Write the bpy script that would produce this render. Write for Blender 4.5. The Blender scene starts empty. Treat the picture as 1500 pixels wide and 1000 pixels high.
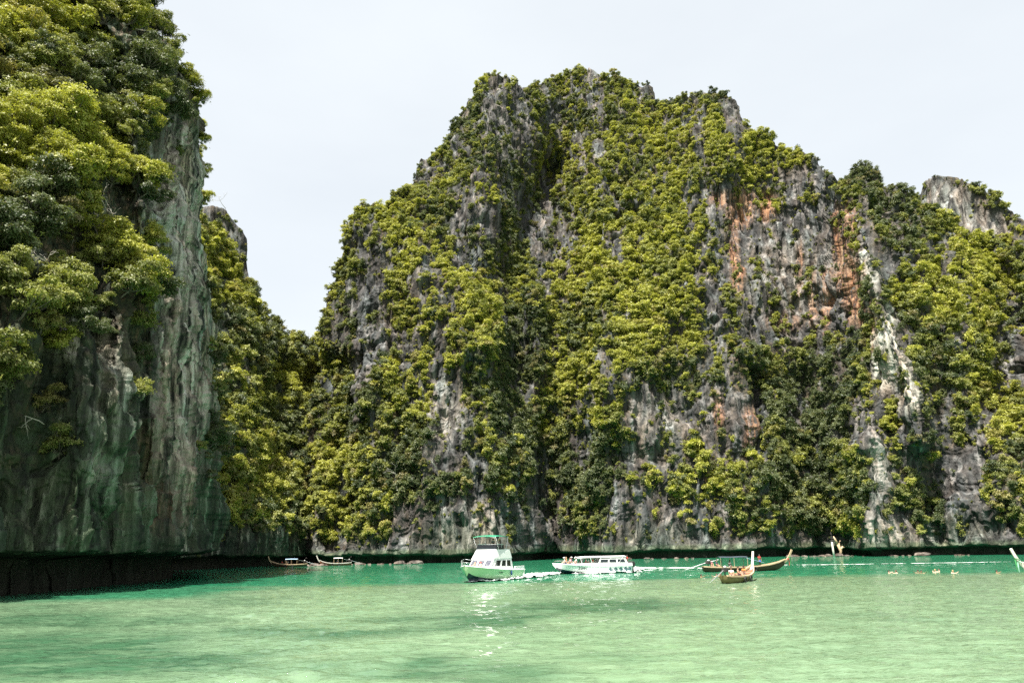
import bpy, math, random
import numpy as np

# ------------------------------------------------------------------ camera
scene = bpy.context.scene
COL = scene.collection
R = math.radians
random.seed(7)
rng = np.random.default_rng(11)

CAM_H = 4.0
FPX = 1100.0                      # focal length in pixels of the 1500 px wide photograph
PITCH, ROLL = math.atan(302 / FPX), R(1.05)
_f = np.array([0, math.cos(PITCH), math.sin(PITCH)])
_r0 = np.array([1.0, 0, 0])
_u0 = np.array([0, -math.sin(PITCH), math.cos(PITCH)])
_r = _r0 * math.cos(ROLL) - _u0 * math.sin(ROLL)
_u = _u0 * math.cos(ROLL) + _r0 * math.sin(ROLL)
CAM = np.array([0, 0, CAM_H])

from mathutils import Matrix, Vector
cam_data = bpy.data.cameras.new('camera')
cam = bpy.data.objects.new('camera', cam_data)
COL.objects.link(cam)
cam_data.sensor_fit = 'HORIZONTAL'
cam_data.sensor_width = 36.0
cam_data.lens = 36.0 * FPX / 1500.0
cam_data.clip_start = 0.1
cam_data.clip_end = 8000
cam.matrix_world = Matrix(((_r[0], _u[0], -_f[0], 0), (_r[1], _u[1], -_f[1], 0),
                           (_r[2], _u[2], -_f[2], CAM_H), (0, 0, 0, 1)))
scene.camera = cam

# ------------------------------------------------------------------ sky, sun, exposure
SUN = np.array([-0.19, -0.37, 0.91]); SUN /= np.linalg.norm(SUN)
SUN_EL = math.asin(SUN[2]); SUN_AZ = math.atan2(SUN[0], SUN[1])
world = bpy.data.worlds.new('World'); scene.world = world; world.use_nodes = True
wn, wl = world.node_tree.nodes, world.node_tree.links
wn.clear()
w_out = wn.new('ShaderNodeOutputWorld'); w_bg = wn.new('ShaderNodeBackground')
sky = wn.new('ShaderNodeTexSky'); sky.sky_type = 'NISHITA'; sky.sun_disc = False
sky.sun_elevation = SUN_EL; sky.sun_rotation = SUN_AZ
sky.air_density = 1.0; sky.dust_density = 3.0; sky.ozone_density = 1.0; sky.altitude = 0
# thin tropical overcast veil: soft pale cloud mixed evenly over the whole sky
w_tc = wn.new('ShaderNodeTexCoord'); w_no = wn.new('ShaderNodeTexNoise'); w_mp = wn.new('ShaderNodeMapping')
w_mp.inputs['Scale'].default_value = (1.2, 1.2, 3.0)
w_no.inputs['Scale'].default_value = 1.6; w_no.inputs['Detail'].default_value = 6
w_rm = wn.new('ShaderNodeMapRange')
w_rm.inputs['From Min'].default_value = 0.3; w_rm.inputs['From Max'].default_value = 0.7
w_rm.inputs['To Min'].default_value = 0.64; w_rm.inputs['To Max'].default_value = 0.74
w_mix = wn.new('ShaderNodeMix'); w_mix.data_type = 'RGBA'
w_mix.inputs['B'].default_value = (8.6, 9.0, 9.1, 1)
wl.new(w_tc.outputs['Generated'], w_mp.inputs['Vector']); wl.new(w_mp.outputs[0], w_no.inputs['Vector'])
wl.new(w_no.outputs['Fac'], w_rm.inputs['Value']); wl.new(w_rm.outputs[0], w_mix.inputs['Factor'])
wl.new(sky.outputs[0], w_mix.inputs['A']); wl.new(w_mix.outputs['Result'], w_bg.inputs['Color'])
w_bg.inputs['Strength'].default_value = 0.05
wl.new(w_bg.outputs[0], w_out.inputs['Surface'])

sun_data = bpy.data.lights.new('sun', 'SUN'); sun_data.energy = 5.0; sun_data.angle = R(0.53)
sun_data.color = (1.0, 0.955, 0.87)
sun = bpy.data.objects.new('sun', sun_data); COL.objects.link(sun)
sun.rotation_euler = Vector(SUN).to_track_quat('Z', 'Y').to_euler()
sun.location = (-60, -40, 160)

vs = scene.view_settings
vs.view_transform = 'Standard'; vs.look = 'None'; vs.exposure = 1.45; vs.gamma = 1.0; vs.use_curve_mapping = False
scene.cycles.max_bounces = 6; scene.cycles.diffuse_bounces = 3; scene.cycles.glossy_bounces = 3
scene.cycles.transmission_bounces = 3; scene.cycles.transparent_max_bounces = 4
scene.cycles.caustics_reflective = False; scene.cycles.caustics_refractive = False
scene.cycles.use_denoising = False

# ------------------------------------------------------------------ pixel helpers
def ray(px, py):
    """world direction of a photograph pixel, scaled to unit horizontal length"""
    px = np.asarray(px, float); py = np.asarray(py, float)
    cx = (px - 750.0)[..., None]; cy = (500.0 - py)[..., None]
    d = _f * FPX + _r * cx + _u * cy
    return d / np.linalg.norm(d[..., :2], axis=-1, keepdims=True)

def at(px, py, D):
    return CAM + ray(px, py) * np.asarray(D, float)[..., None]

def project(P):
    v = np.asarray(P, float) - CAM
    z = v @ _f
    return 750 + FPX * (v @ _r) / z, 500 - FPX * (v @ _u) / z

def water_row(px, D):
    """pixel row at which column px meets the water at horizontal range D"""
    lo = np.full(np.shape(px), 700.0); hi = np.full(np.shape(px), 1400.0)
    for _ in range(40):
        m = (lo + hi) / 2
        z = CAM_H + ray(px, m)[..., 2] * D
        lo = np.where(z > 0, m, lo); hi = np.where(z > 0, hi, m)
    return (lo + hi) / 2

def on_water(px, py):
    d = ray(px, py); D = CAM_H / -d[..., 2]
    return CAM + d * D[..., None]

def on_water_D(px, D):
    y = water_row(np.array(px, float), np.array(D, float))
    p = at(np.array(px, float), y, np.array(D, float)); p[2] = 0
    return p

# ------------------------------------------------------------------ noise
def _hash(ix, iy, iz, seed):
    h = (ix.astype(np.uint32) * np.uint32(374761393) + iy.astype(np.uint32) * np.uint32(668265263)
         + iz.astype(np.uint32) * np.uint32(2147483647) + np.uint32(seed * 974711 + 13))
    h = (h ^ (h >> np.uint32(13))) * np.uint32(1274126177)
    h = h ^ (h >> np.uint32(16))
    return (h & np.uint32(0xffffff)).astype(np.float64) / float(0xffffff)

def vnoise(p, seed=0):
    """value noise in 0..1"""
    i = np.floor(p).astype(np.int64); f = p - i
    f = f * f * f * (f * (f * 6 - 15) + 10)
    out = 0
    for dx in (0, 1):
        wx = f[..., 0] if dx else 1 - f[..., 0]
        for dy in (0, 1):
            wy = f[..., 1] if dy else 1 - f[..., 1]
            for dz in (0, 1):
                wz = f[..., 2] if dz else 1 - f[..., 2]
                out = out + wx * wy * wz * _hash(i[..., 0] + dx, i[..., 1] + dy, i[..., 2] + dz, seed)
    return out

def fbm(p, octaves=4, seed=0, gain=0.5):
    a, s, t, q = 1.0, 0.0, 0.0, np.array(p, float)
    for o in range(octaves):
        s = s + a * vnoise(q, seed + o * 17); t += a
        q = q * 2.03 + 11.7; a *= gain
    return s / t

def ridged(p, octaves=3, seed=0):
    a, s, t, q = 1.0, 0.0, 0.0, np.array(p, float)
    for o in range(octaves):
        n = 1 - np.abs(2 * vnoise(q, seed + o * 31) - 1)
        s = s + a * n * n; t += a
        q = q * 2.1 + 5.3; a *= 0.5
    return s / t

def seg_dist(px, py, poly):
    best = np.full(np.shape(px), 1e9)
    for (x0, y0), (x1, y1) in zip(poly[:-1], poly[1:]):
        dx, dy = x1 - x0, y1 - y0
        t = np.clip(((px - x0) * dx + (py - y0) * dy) / (dx * dx + dy * dy + 1e-9), 0, 1)
        best = np.minimum(best, np.hypot(px - x0 - t * dx, py - y0 - t * dy))
    return best

def blobs(px, py, lst):
    """soft union of ellipses (cx, cy, rx, ry[, strength])"""
    m = np.zeros(np.shape(px))
    for e in lst:
        cx, cy, rx, ry = e[:4]; s = e[4] if len(e) > 4 else 1.0
        q = np.sqrt(((px - cx) / rx) ** 2 + ((py - cy) / ry) ** 2)
        m = np.maximum(m, s * np.clip((1.35 - q) / 0.7, 0, 1))
    return m

def lerp_tab(x, tab):
    t = np.array(tab, float)
    return np.interp(x, t[:, 0], t[:, 1])

# ------------------------------------------------------------------ material helpers
def mat_new(name):
    m = bpy.data.materials.new(name); m.use_nodes = True
    m.node_tree.nodes.clear()
    return m, m.node_tree.nodes, m.node_tree.links

def N(nodes, t, **kw):
    n = nodes.new(t)
    for k, v in kw.items():
        if k in n.inputs: n.inputs[k].default_value = v
        else: setattr(n, k, v)
    return n

def mixcol(nodes, links, fac, a, b, blend='MIX'):
    n = nodes.new('ShaderNodeMix'); n.data_type = 'RGBA'; n.blend_type = blend
    for key, v in (('Factor', fac), ('A', a), ('B', b)):
        if hasattr(v, 'is_output') or isinstance(v, bpy.types.NodeSocket): links.new(v, n.inputs[key])
        elif key == 'Factor': n.inputs[key].default_value = v
        else: n.inputs[key].default_value = (*v, 1) if len(v) == 3 else v
    return n.outputs['Result']

def maprange(nodes, links, v, a, b, c=0.0, d=1.0):
    n = nodes.new('ShaderNodeMapRange')
    n.inputs['From Min'].default_value = a; n.inputs['From Max'].default_value = b
    n.inputs['To Min'].default_value = c; n.inputs['To Max'].default_value = d
    links.new(v, n.inputs['Value'])
    return n.outputs[0]

def mathn(nodes, links, op, a, b=None):
    n = nodes.new('ShaderNodeMath'); n.operation = op
    for i, v in enumerate((a, b)):
        if v is None: continue
        if isinstance(v, bpy.types.NodeSocket): links.new(v, n.inputs[i])
        else: n.inputs[i].default_value = v
    return n.outputs[0]

def noise_at(nodes, links, coord, scale3, scale, detail=4, rough=0.55, dist=0.0):
    mp = nodes.new('ShaderNodeMapping'); mp.inputs['Scale'].default_value = scale3
    links.new(coord, mp.inputs['Vector'])
    no = nodes.new('ShaderNodeTexNoise')
    no.inputs['Scale'].default_value = scale; no.inputs['Detail'].default_value = detail
    no.inputs['Roughness'].default_value = rough; no.inputs['Distortion'].default_value = dist
    links.new(mp.outputs[0], no.inputs['Vector'])
    return no.outputs['Fac']

def ramp(nodes, links, v, stops):
    r = nodes.new('ShaderNodeValToRGB'); e = r.color_ramp.elements
    while len(e) < len(stops): e.new(0.5)
    for el, (p, c) in zip(e, stops):
        el.position = p; el.color = (*c, 1) if len(c) == 3 else c
    links.new(v, r.inputs['Fac'])
    return r.outputs['Color']

_simple = {}
def paint(name, col, rough=0.45, metal=0.0, var=0.12, bump=0.0, nscale=3.0, coat=0.0):
    """a painted / woven / wooden surface with slight uneven wear"""
    if name in _simple: return _simple[name]
    m, n, l = mat_new(name)
    out = n.new('ShaderNodeOutputMaterial'); b = n.new('ShaderNodeBsdfPrincipled')
    tc = n.new('ShaderNodeTexCoord')
    f = noise_at(n, l, tc.outputs['Object'], (1, 1, 1), nscale, 5)
    dark = tuple(c * (1 - var * 1.6) for c in col); lite = tuple(min(1, c * (1 + var)) for c in col)
    l.new(mixcol(n, l, maprange(n, l, f, 0.3, 0.7), dark, lite), b.inputs['Base Color'])
    l.new(maprange(n, l, f, 0.2, 0.8, max(0.05, rough - .12), min(1, rough + .12)), b.inputs['Roughness'])
    b.inputs['Metallic'].default_value = metal
    if coat: b.inputs['Coat Weight'].default_value = coat
    if bump:
        bp = n.new('ShaderNodeBump'); bp.inputs['Strength'].default_value = bump; bp.inputs['Distance'].default_value = .02
        l.new(f, bp.inputs['Height']); l.new(bp.outputs[0], b.inputs['Normal'])
    l.new(b.outputs[0], out.inputs['Surface'])
    _simple[name] = m
    return m

def wood(name, c1, c2, rough=0.6):
    if name in _simple: return _simple[name]
    m, n, l = mat_new(name)
    out = n.new('ShaderNodeOutputMaterial'); b = n.new('ShaderNodeBsdfPrincipled')
    tc = n.new('ShaderNodeTexCoord')
    f = noise_at(n, l, tc.outputs['Object'], (0.5, 6, 6), 2.5, 6, .6, .4)
    l.new(mixcol(n, l, maprange(n, l, f, 0.3, 0.7), c1, c2), b.inputs['Base Color'])
    b.inputs['Roughness'].default_value = rough
    bp = n.new('ShaderNodeBump'); bp.inputs['Strength'].default_value = .3; bp.inputs['Distance'].default_value = .02
    l.new(f, bp.inputs['Height']); l.new(bp.outputs[0], b.inputs['Normal'])
    l.new(b.outputs[0], out.inputs['Surface'])
    _simple[name] = m
    return m

def rock_mat(name, dark, mid, lite, tint=1.0):
    m, n, l = mat_new(name)
    out = n.new('ShaderNodeOutputMaterial'); b = n.new('ShaderNodeBsdfPrincipled')
    geo = n.new('ShaderNodeNewGeometry'); P = geo.outputs['Position']
    big = noise_at(n, l, P, (0.22, 0.22, 0.03), 1.0, 6, .6, .2)
    streak = noise_at(n, l, P, (.38 * tint, .38 * tint, 0.009 * tint), 1.0, 4, .6, .12)
    grain = noise_at(n, l, P, (1, 1, .5), 1.1, 7, .65)
    v = mathn(n, l, 'ADD', mathn(n, l, 'MULTIPLY', big, .27), mathn(n, l, 'MULTIPLY', streak, .60))
    v = mathn(n, l, 'ADD', v, mathn(n, l, 'MULTIPLY', grain, .13))
    col = ramp(n, l, v, [(0.34, dark), (0.47, tuple(.5 * (a + c) for a, c in zip(dark, mid))), (0.53, mid), (0.64, lite)])
    at_ = n.new('ShaderNodeAttribute'); at_.attribute_name = 'stain'
    sep = n.new('ShaderNodeSeparateColor'); l.new(at_.outputs['Color'], sep.inputs[0])
    # rust-orange seepage, pale calcite and painted sunlit spots, algae green: stains that follow the streaks
    drip = noise_at(n, l, P, (1.0, 1.0, .02), 1.0, 3, .55, .15)
    o_c = ramp(n, l, drip, [(0.32, (.07, .03, .015)), (0.48, (.28, .12, .055)), (0.66, (.42, .27, .17))])
    o_f = mathn(n, l, 'MULTIPLY', sep.outputs[0], maprange(n, l, drip, .38, .54, .12, 1.0))
    col = mixcol(n, l, o_f, col, o_c)
    p_c = ramp(n, l, streak, [(0.3, (.16, .14, .11)), (0.5, (.48, .43, .35)), (0.68, (.62, .58, .52))])
    p_f = mathn(n, l, 'MULTIPLY', sep.outputs[1], maprange(n, l, streak, .34, .54))
    col = mixcol(n, l, p_f, col, p_c)
    g_c = ramp(n, l, v, [(0.36, (.018, .026, .014)), (0.52, (.07, .095, .055)), (0.66, (.25, .28, .19))])
    col = mixcol(n, l, mathn(n, l, 'MULTIPLY', sep.outputs[2], .92), col, g_c)
    # moss and creepers under the bushes
    av = n.new('ShaderNodeAttribute'); av.attribute_name = 'moss'
    m_c = ramp(n, l, grain, [(0.35, (.020, .026, .012)), (0.5, (.050, .058, .022)), (0.58, (.11, .085, .055)), (0.7, (.20, .155, .115))])
    m_f = mathn(n, l, 'MULTIPLY', av.outputs['Fac'], maprange(n, l, grain, .42, .58))
    col = mixcol(n, l, m_f, col, m_c)
    # dark weathered joints between the rock ribs
    vo = n.new('ShaderNodeTexVoronoi'); vo.feature = 'DISTANCE_TO_EDGE'; vo.inputs['Scale'].default_value = .36
    mp = n.new('ShaderNodeMapping'); mp.inputs['Scale'].default_value = (.8, .8, .075)
    wp = n.new('ShaderNodeVectorMath'); wp.operation = 'MULTIPLY_ADD'
    nv = n.new('ShaderNodeTexNoise'); nv.inputs['Scale'].default_value = .5; nv.inputs['Detail'].default_value = 5
    l.new(P, nv.inputs['Vector']); l.new(nv.outputs['Color'], wp.inputs[0]); wp.inputs[1].default_value = (1.7, 1.7, 6.0); l.new(P, wp.inputs[2])
    l.new(wp.outputs[0], mp.inputs['Vector']); l.new(mp.outputs[0], vo.inputs['Vector'])
    joint = maprange(n, l, vo.outputs['Distance'], 0.0, .13, 0, 1)
    patch = noise_at(n, l, P, (.11, .11, .06), 1.0, 4, .6)
    jf = mathn(n, l, 'MULTIPLY', maprange(n, l, joint, 0, 1, .85, 0), maprange(n, l, patch, .38, .62, .1, 1.0))
    col = mixcol(n, l, jf, col, (.016, .016, .015))
    hue = noise_at(n, l, P, (.16, .16, .03), 1.3, 3, .5)
    col = mixcol(n, l, .8, col, ramp(n, l, hue, [(.34, (.80, .95, 1.0)), (.5, (1, 1, 1)), (.66, (1.0, .86, .76))]), 'MULTIPLY')
    aw = n.new('ShaderNodeAttribute'); aw.attribute_name = 'notch_shade'      # notch shade painted into the rock colour, over its tidal algae
    col = mixcol(n, l, mathn(n, l, 'MULTIPLY', aw.outputs['Fac'], .85), col, (.026, .024, .018))
    l.new(col, b.inputs['Base Color'])
    b.inputs['Roughness'].default_value = .92; b.inputs['Specular IOR Level'].default_value = .25
    h = mathn(n, l, 'ADD', mathn(n, l, 'ADD', mathn(n, l, 'MULTIPLY', streak, 1.2), grain), mathn(n, l, 'MULTIPLY', joint, .6))
    bp = n.new('ShaderNodeBump'); bp.inputs['Strength'].default_value = .9; bp.inputs['Distance'].default_value = .8
    l.new(h, bp.inputs['Height']); l.new(bp.outputs[0], b.inputs['Normal'])
    l.new(b.outputs[0], out.inputs['Surface'])
    return m

def leaf_mat(name, dark, lite, trans=0.35):
    m, n, l = mat_new(name)
    out = n.new('ShaderNodeOutputMaterial')
    oi = n.new('ShaderNodeObjectInfo'); geo = n.new('ShaderNodeNewGeometry')
    k = mathn(n, l, 'ADD', mathn(n, l, 'MULTIPLY', oi.outputs['Random'], .62),
              mathn(n, l, 'MULTIPLY', geo.outputs['Random Per Island'], .38))
    col = ramp(n, l, k, [(0.12, dark), (0.55, tuple(.5 * (a + b_) for a, b_ in zip(dark, lite))), (0.9, lite)])
    # a few dry, brownish sprays
    dry = maprange(n, l, geo.outputs['Random Per Island'], .965, .985)
    col = mixcol(n, l, mathn(n, l, 'MULTIPLY', dry, .7), col, (.16, .11, .05))
    col = mixcol(n, l, maprange(n, l, oi.outputs['Random'], .90, .97, 0, .6), col, (.21, .165, .075))
    d = n.new('ShaderNodeBsdfPrincipled'); d.inputs['Roughness'].default_value = .5
    d.inputs['Specular IOR Level'].default_value = .35
    t = n.new('ShaderNodeBsdfTranslucent')
    l.new(col, d.inputs['Base Color'])
    l.new(mixcol(n, l, 1.0, col, (1.25, 1.3, .55), 'MULTIPLY'), t.inputs['Color'])
    mx = n.new('ShaderNodeMixShader'); mx.inputs[0].default_value = trans
    l.new(d.outputs[0], mx.inputs[1]); l.new(t.outputs[0], mx.inputs[2])
    l.new(mx.outputs[0], out.inputs['Surface'])
    return m

# ------------------------------------------------------------------ mesh helpers
class MB:
    """collects faces; build() links them as ONE mesh object"""
    def __init__(s): s.v, s.f = [], []
    def add(s, verts, faces):
        o = len(s.v); s.v += [tuple(map(float, p)) for p in verts]; s.f += [tuple(i + o for i in f) for f in faces]
        return s
    def box(s, c, d, taper=1.0):
        x, y, z = c; a, b, h = d[0] / 2, d[1] / 2, d[2] / 2; t = taper
        V = [(x - a, y - b, z - h), (x + a, y - b, z - h), (x + a, y + b, z - h), (x - a, y + b, z - h),
             (x - a * t, y - b * t, z + h), (x + a * t, y - b * t, z + h), (x + a * t, y + b * t, z + h), (x - a * t, y + b * t, z + h)]
        return s.add(V, [(3, 2, 1, 0), (4, 5, 6, 7), (0, 1, 5, 4), (1, 2, 6, 5), (2, 3, 7, 6), (3, 0, 4, 7)])
    def hexa(s, V):
        return s.add(V, [(3, 2, 1, 0), (4, 5, 6, 7), (0, 1, 5, 4), (1, 2, 6, 5), (2, 3, 7, 6), (3, 0, 4, 7)])
    def tube(s, path, rad, n=6, cap=True):
        path = [Vector(p) for p in path]; k = len(path)
        rad = [rad] * k if not hasattr(rad, '__len__') else rad
        V, F = [], []
        for i, p in enumerate(path):
            t = (path[min(i + 1, k - 1)] - path[max(i - 1, 0)]).normalized()
            a = t.cross(Vector((0, 0, 1)) if abs(t.z) < .9 else Vector((1, 0, 0))).normalized(); b = t.cross(a)
            for j in range(n):
                w = 2 * math.pi * j / n
                V.append(p + (a * math.cos(w) + b * math.sin(w)) * rad[i])
        for i in range(k - 1):
            for j in range(n):
                F.append((i * n + j, i * n + (j + 1) % n, (i + 1) * n + (j + 1) % n, (i + 1) * n + j))
        if cap: F += [tuple(range(n - 1, -1, -1)), tuple((k - 1) * n + j for j in range(n))]
        return s.add(V, F)
    def loft(s, sections, close=False, caps=True):
        n = len(sections[0]); V = [p for q in sections for p in q]; F = []
        for i in range(len(sections) - 1):
            for j in range(n if close else n - 1):
                j2 = (j + 1) % n
                F.append((i * n + j, i * n + j2, (i + 1) * n + j2, (i + 1) * n + j))
        if caps: F += [tuple(range(n - 1, -1, -1)), tuple((len(sections) - 1) * n + j for j in range(n))]
        return s.add(V, F)
    def ball(s, c, r, nu=10, nv=6):
        r = (r, r, r) if not hasattr(r, '__len__') else r
        V, F = [(c[0], c[1], c[2] - r[2])], []
        for i in range(1, nv):
            a = -math.pi / 2 + math.pi * i / nv
            for j in range(nu):
                b = 2 * math.pi * j / nu
                V.append((c[0] + r[0] * math.cos(a) * math.cos(b), c[1] + r[1] * math.cos(a) * math.sin(b), c[2] + r[2] * math.sin(a)))
        V.append((c[0], c[1], c[2] + r[2])); top = len(V) - 1
        for j in range(nu):
            F.append((0, 1 + (j + 1) % nu, 1 + j))
            F.append((top, top - nu + j, top - nu + (j + 1) % nu))
        for i in range(nv - 2):
            for j in range(nu):
                a = 1 + i * nu
                F.append((a + j, a + (j + 1) % nu, a + nu + (j + 1) % nu, a + nu + j))
        return s.add(V, F)
    def mesh(s, name, mat=None, smooth=False):
        me = bpy.data.meshes.new(name); me.from_pydata(s.v, [], s.f); me.update()
        if mat: me.materials.append(mat)
        if smooth: me.polygons.foreach_set('use_smooth', [True] * len(me.polygons))
        return me
    def build(s, name, mat, parent=None, smooth=False, bevel=0.0):
        o = bpy.data.objects.new(name, s.mesh(name, mat, smooth)); COL.objects.link(o)
        if parent: o.parent = parent
        if bevel:
            b = o.modifiers.new('bevel', 'BEVEL'); b.width = bevel; b.segments = 2; b.limit_method = 'ANGLE'
        return o

def tag(o, label=None, cat=None, group=None, kind=None):
    if label: o['label'] = label
    if cat: o['category'] = cat
    if group: o['group'] = group
    if kind: o['kind'] = kind
    return o

def empty(name, loc, rz=0.0):
    o = bpy.data.objects.new(name, None); COL.objects.link(o)
    o.location = loc; o.rotation_euler = (0, 0, rz); o.empty_display_size = .3
    return o

def np_mesh(name, verts, faces, mat, smooth=False):
    me = bpy.data.meshes.new(name)
    nv, (nf, k) = len(verts), faces.shape
    me.vertices.add(nv); me.vertices.foreach_set('co', np.ascontiguousarray(verts, np.float32).ravel())
    me.loops.add(nf * k); me.loops.foreach_set('vertex_index', np.ascontiguousarray(faces, np.int32).ravel())
    me.polygons.add(nf); me.polygons.foreach_set('loop_start', np.arange(0, nf * k, k, dtype=np.int32))
    if smooth: me.polygons.foreach_set('use_smooth', np.ones(nf, bool))
    me.update(calc_edges=True)
    if mat: me.materials.append(mat)
    return me

def link(name, me, parent=None):
    o = bpy.data.objects.new(name, me); COL.objects.link(o)
    if parent: o.parent = parent
    return o

# ------------------------------------------------------------------ the cliffs
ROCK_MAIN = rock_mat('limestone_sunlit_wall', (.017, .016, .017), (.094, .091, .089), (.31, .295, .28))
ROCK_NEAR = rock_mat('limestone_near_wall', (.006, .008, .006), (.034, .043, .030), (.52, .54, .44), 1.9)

def make_cliff(name, PX, PY, D, mat, rough, notch, lip, stain, dens, seed, back_depth=70, side=None, fm=1.0):
    """a cliff from its face: pixel columns/rows give directions, D the horizontal range in metres
    measured from where the wall meets the water; relief, tidal notch and a back side are added in metres"""
    P = at(PX, PY, D)
    nr, nc = P.shape[:2]
    if side is not None:                        # wrap round the vertical corner, away from the camera
        ext = []
        edge = P[:, -1]
        for k in range(1, 15):
            q = edge.copy(); a = k / 14
            q[:, 0] += side[0] * a ** 1.3 ; q[:, 1] += side[1] * a
            ext.append(q[:, None])
        P = np.concatenate([P] + ext, 1)
        PX, PY, dens = (np.concatenate([A, np.repeat(A[:, -1:], 14, 1)], 1) for A in (PX, PY, dens))
        stain = np.concatenate([stain, np.repeat(stain[:, -1:], 14, 1)], 1)
        nr, nc = P.shape[:2]
    # outward normals of the smooth wall
    du = np.gradient(P, axis=1); dv = np.gradient(P, axis=0)
    n = np.cross(du, dv); n /= np.linalg.norm(n, axis=-1, keepdims=True) + 1e-9
    if np.mean(np.sum(n * (CAM - P), -1)) < 0: n = -n
    m = n.copy(); m[..., 2] *= .35; m /= np.linalg.norm(m, axis=-1, keepdims=True) + 1e-9
    z = P[..., 2]
    Q = P * np.array([1, 1, 1.0])
    warp = (fbm(Q * np.array([.05, .05, .02]), 2, seed + 3) - .5) * 9 / fm ** 1.5
    A = np.stack([Q[..., 0] + warp, Q[..., 1] + warp * .6, Q[..., 2]], -1)
    flute = ridged(A * np.array([.085, .085, .016]) * fm, 3, seed) - .45
    def crease(k3, s):                      # rounded ribs parted by sharp inward creases
        return np.abs(2 * vnoise(A * np.array(k3) * fm, s) - 1) - .5
    ribs = crease((.15, .15, .012), seed + 2) * 4.2 + crease((.33, .33, .022), seed + 4) * 2.6 + crease((.75, .75, .05), seed + 6) * .7
    fine = ridged(A * np.array([.33, .33, .05]) * fm, 2, seed + 5) - .45
    chip = fbm(A * np.array([.9, .9, .4]) * fm, 3, seed + 9) - .5
    blocks = np.floor(fbm(A * np.array([.14, .14, .10]) * fm, 3, seed + 21) * 9) / 9 - .5   # ledges
    disp = (flute * 4.0 + ribs + fine * 1.5 + chip * .7 + blocks * 5.0) * rough
    fade = np.clip(z / 6, 0.25, 1)
    P = P + m * (disp * fade)[..., None]
    # tidal notch: the sea has undercut the wall
    d_h = P - CAM; d_h[..., 2] = 0; d_h /= np.linalg.norm(d_h, axis=-1, keepdims=True)
    lipz = lip + 2.2 * (fbm(P * np.array([.06, .06, 0.0]), 3, seed + 40) - .5) + .5 * (fbm(P * np.array([.5, .5, 0.0]), 2, seed + 41) - .5)
    under = np.clip((lipz - z) / .9, 0, 1); under = under * under * (3 - 2 * under)
    inward = -m.copy(); inward[..., 2] = 0; inward /= np.linalg.norm(inward, axis=-1, keepdims=True) + 1e-9
    P = P + inward * (under * notch)[..., None]
    # skirt below the water, then the back side
    sk = P[:1].copy(); sk[..., 2] = -6
    tops = P[-1]; dd = tops - CAM; dd[:, 2] = 0; dd /= np.linalg.norm(dd, axis=-1, keepdims=True)
    back = []
    for k in range(1, 9):
        a = k / 8
        q = tops + dd * back_depth * a; q[:, 2] = tops[:, 2] * (1 - a ** 1.6) - 2 * a
        q += (fbm(q * .06, 3, seed + 60)[:, None] - .5) * 6 * a
        back.append(q[None])
    G = np.concatenate([sk, P] + back, 0)
    rep = lambda A: np.concatenate([A[:1], A] + [A[-1:]] * 8, 0)
    S, M = rep(stain), rep(dens)
    R_, C_ = G.shape[:2]
    idx = np.arange(R_ * C_).reshape(R_, C_)
    F = np.stack([idx[:-1, :-1], idx[:-1, 1:], idx[1:, 1:], idx[1:, :-1]], -1).reshape(-1, 4)
    me = np_mesh(name, G.reshape(-1, 3), F, mat, smooth=True)
    a = me.attributes.new('stain', 'FLOAT_COLOR', 'POINT')
    a.data.foreach_set('color', np.concatenate([S.reshape(-1, 3), np.ones((R_ * C_, 1))], 1).astype(np.float32).ravel())
    a = me.attributes.new('moss', 'FLOAT', 'POINT')
    a.data.foreach_set('value', np.clip(M, 0, 1).astype(np.float32).ravel())
    notch_shade = np.concatenate([sk[..., 2] * 0 + 1, under] + [tops[None, :, 2] * 0] * 8, 0)  # mask of the undercut's shade, painted into the rock colour
    a = me.attributes.new('notch_shade', 'FLOAT', 'POINT'); a.data.foreach_set('value', notch_shade.astype(np.float32).ravel())
    o = link(name, me); tag(o, kind='structure')
    return dict(obj=o, P=P, N=n, PX=PX, PY=PY, dens=dens, name=name)

def grid_from_profile(px, top, Dw, rows):
    yw = water_row(px, Dw)
    v = np.linspace(0, 1, rows)[:, None]
    PX = np.repeat(px[None], rows, 0)
    PY = yw[None] + (np.minimum(top, yw - 2)[None] - yw[None]) * v
    return PX, PY, np.repeat(v, len(px), 1)

def jag(px, amp, seed, f=.12):
    q = np.stack([px * f, px * 0 + .5, px * 0], -1)
    return (fbm(q, 4, seed) - .5) * amp

# ---- the tall main wall
px = np.linspace(432, 1640, 740)
TOP_MAIN = [(x_ + (9 if x_ < 700 else 0), y_) for x_, y_ in [(432, 800), (446, 640), (454, 545), (459, 495), (466, 462), (474, 425), (481, 395), (490, 358), (498, 334), (510, 315), (524, 303),
            (545, 298), (560, 292), (576, 282), (597, 264), (604, 232), (626, 222), (640, 208), (651, 184), (668, 163), (681, 142),
            (693, 116), (711, 102), (735, 109), (765, 122), (790, 124), (816, 112), (850, 101), (880, 107), (906, 112), (934, 114),
            (950, 126), (959, 150), (976, 146), (1000, 144), (1030, 137), (1046, 133), (1065, 143), (1081, 153), (1098, 188),
            (1131, 202), (1166, 216), (1196, 232), (1212, 254), (1227, 266), (1241, 260), (1252, 246), (1276, 242), (1291, 250),
            (1302, 268), (1331, 281), (1350, 290), (1370, 305), (1400, 320), (1450, 345), (1500, 372), (1560, 395), (1640, 420)]]
top = lerp_tab(px, TOP_MAIN) + jag(px, 9, 3)
Dw = lerp_tab(px, [(432, 280), (470, 262), (510, 250), (565, 240), (640, 236), (785, 238), (812, 258), (850, 260), (885, 247),
                   (1000, 243), (1110, 246), (1160, 254), (1235, 252), (1262, 240), (1350, 238), (1370, 243), (1440, 240), (1520, 240), (1640, 230)])
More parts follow.
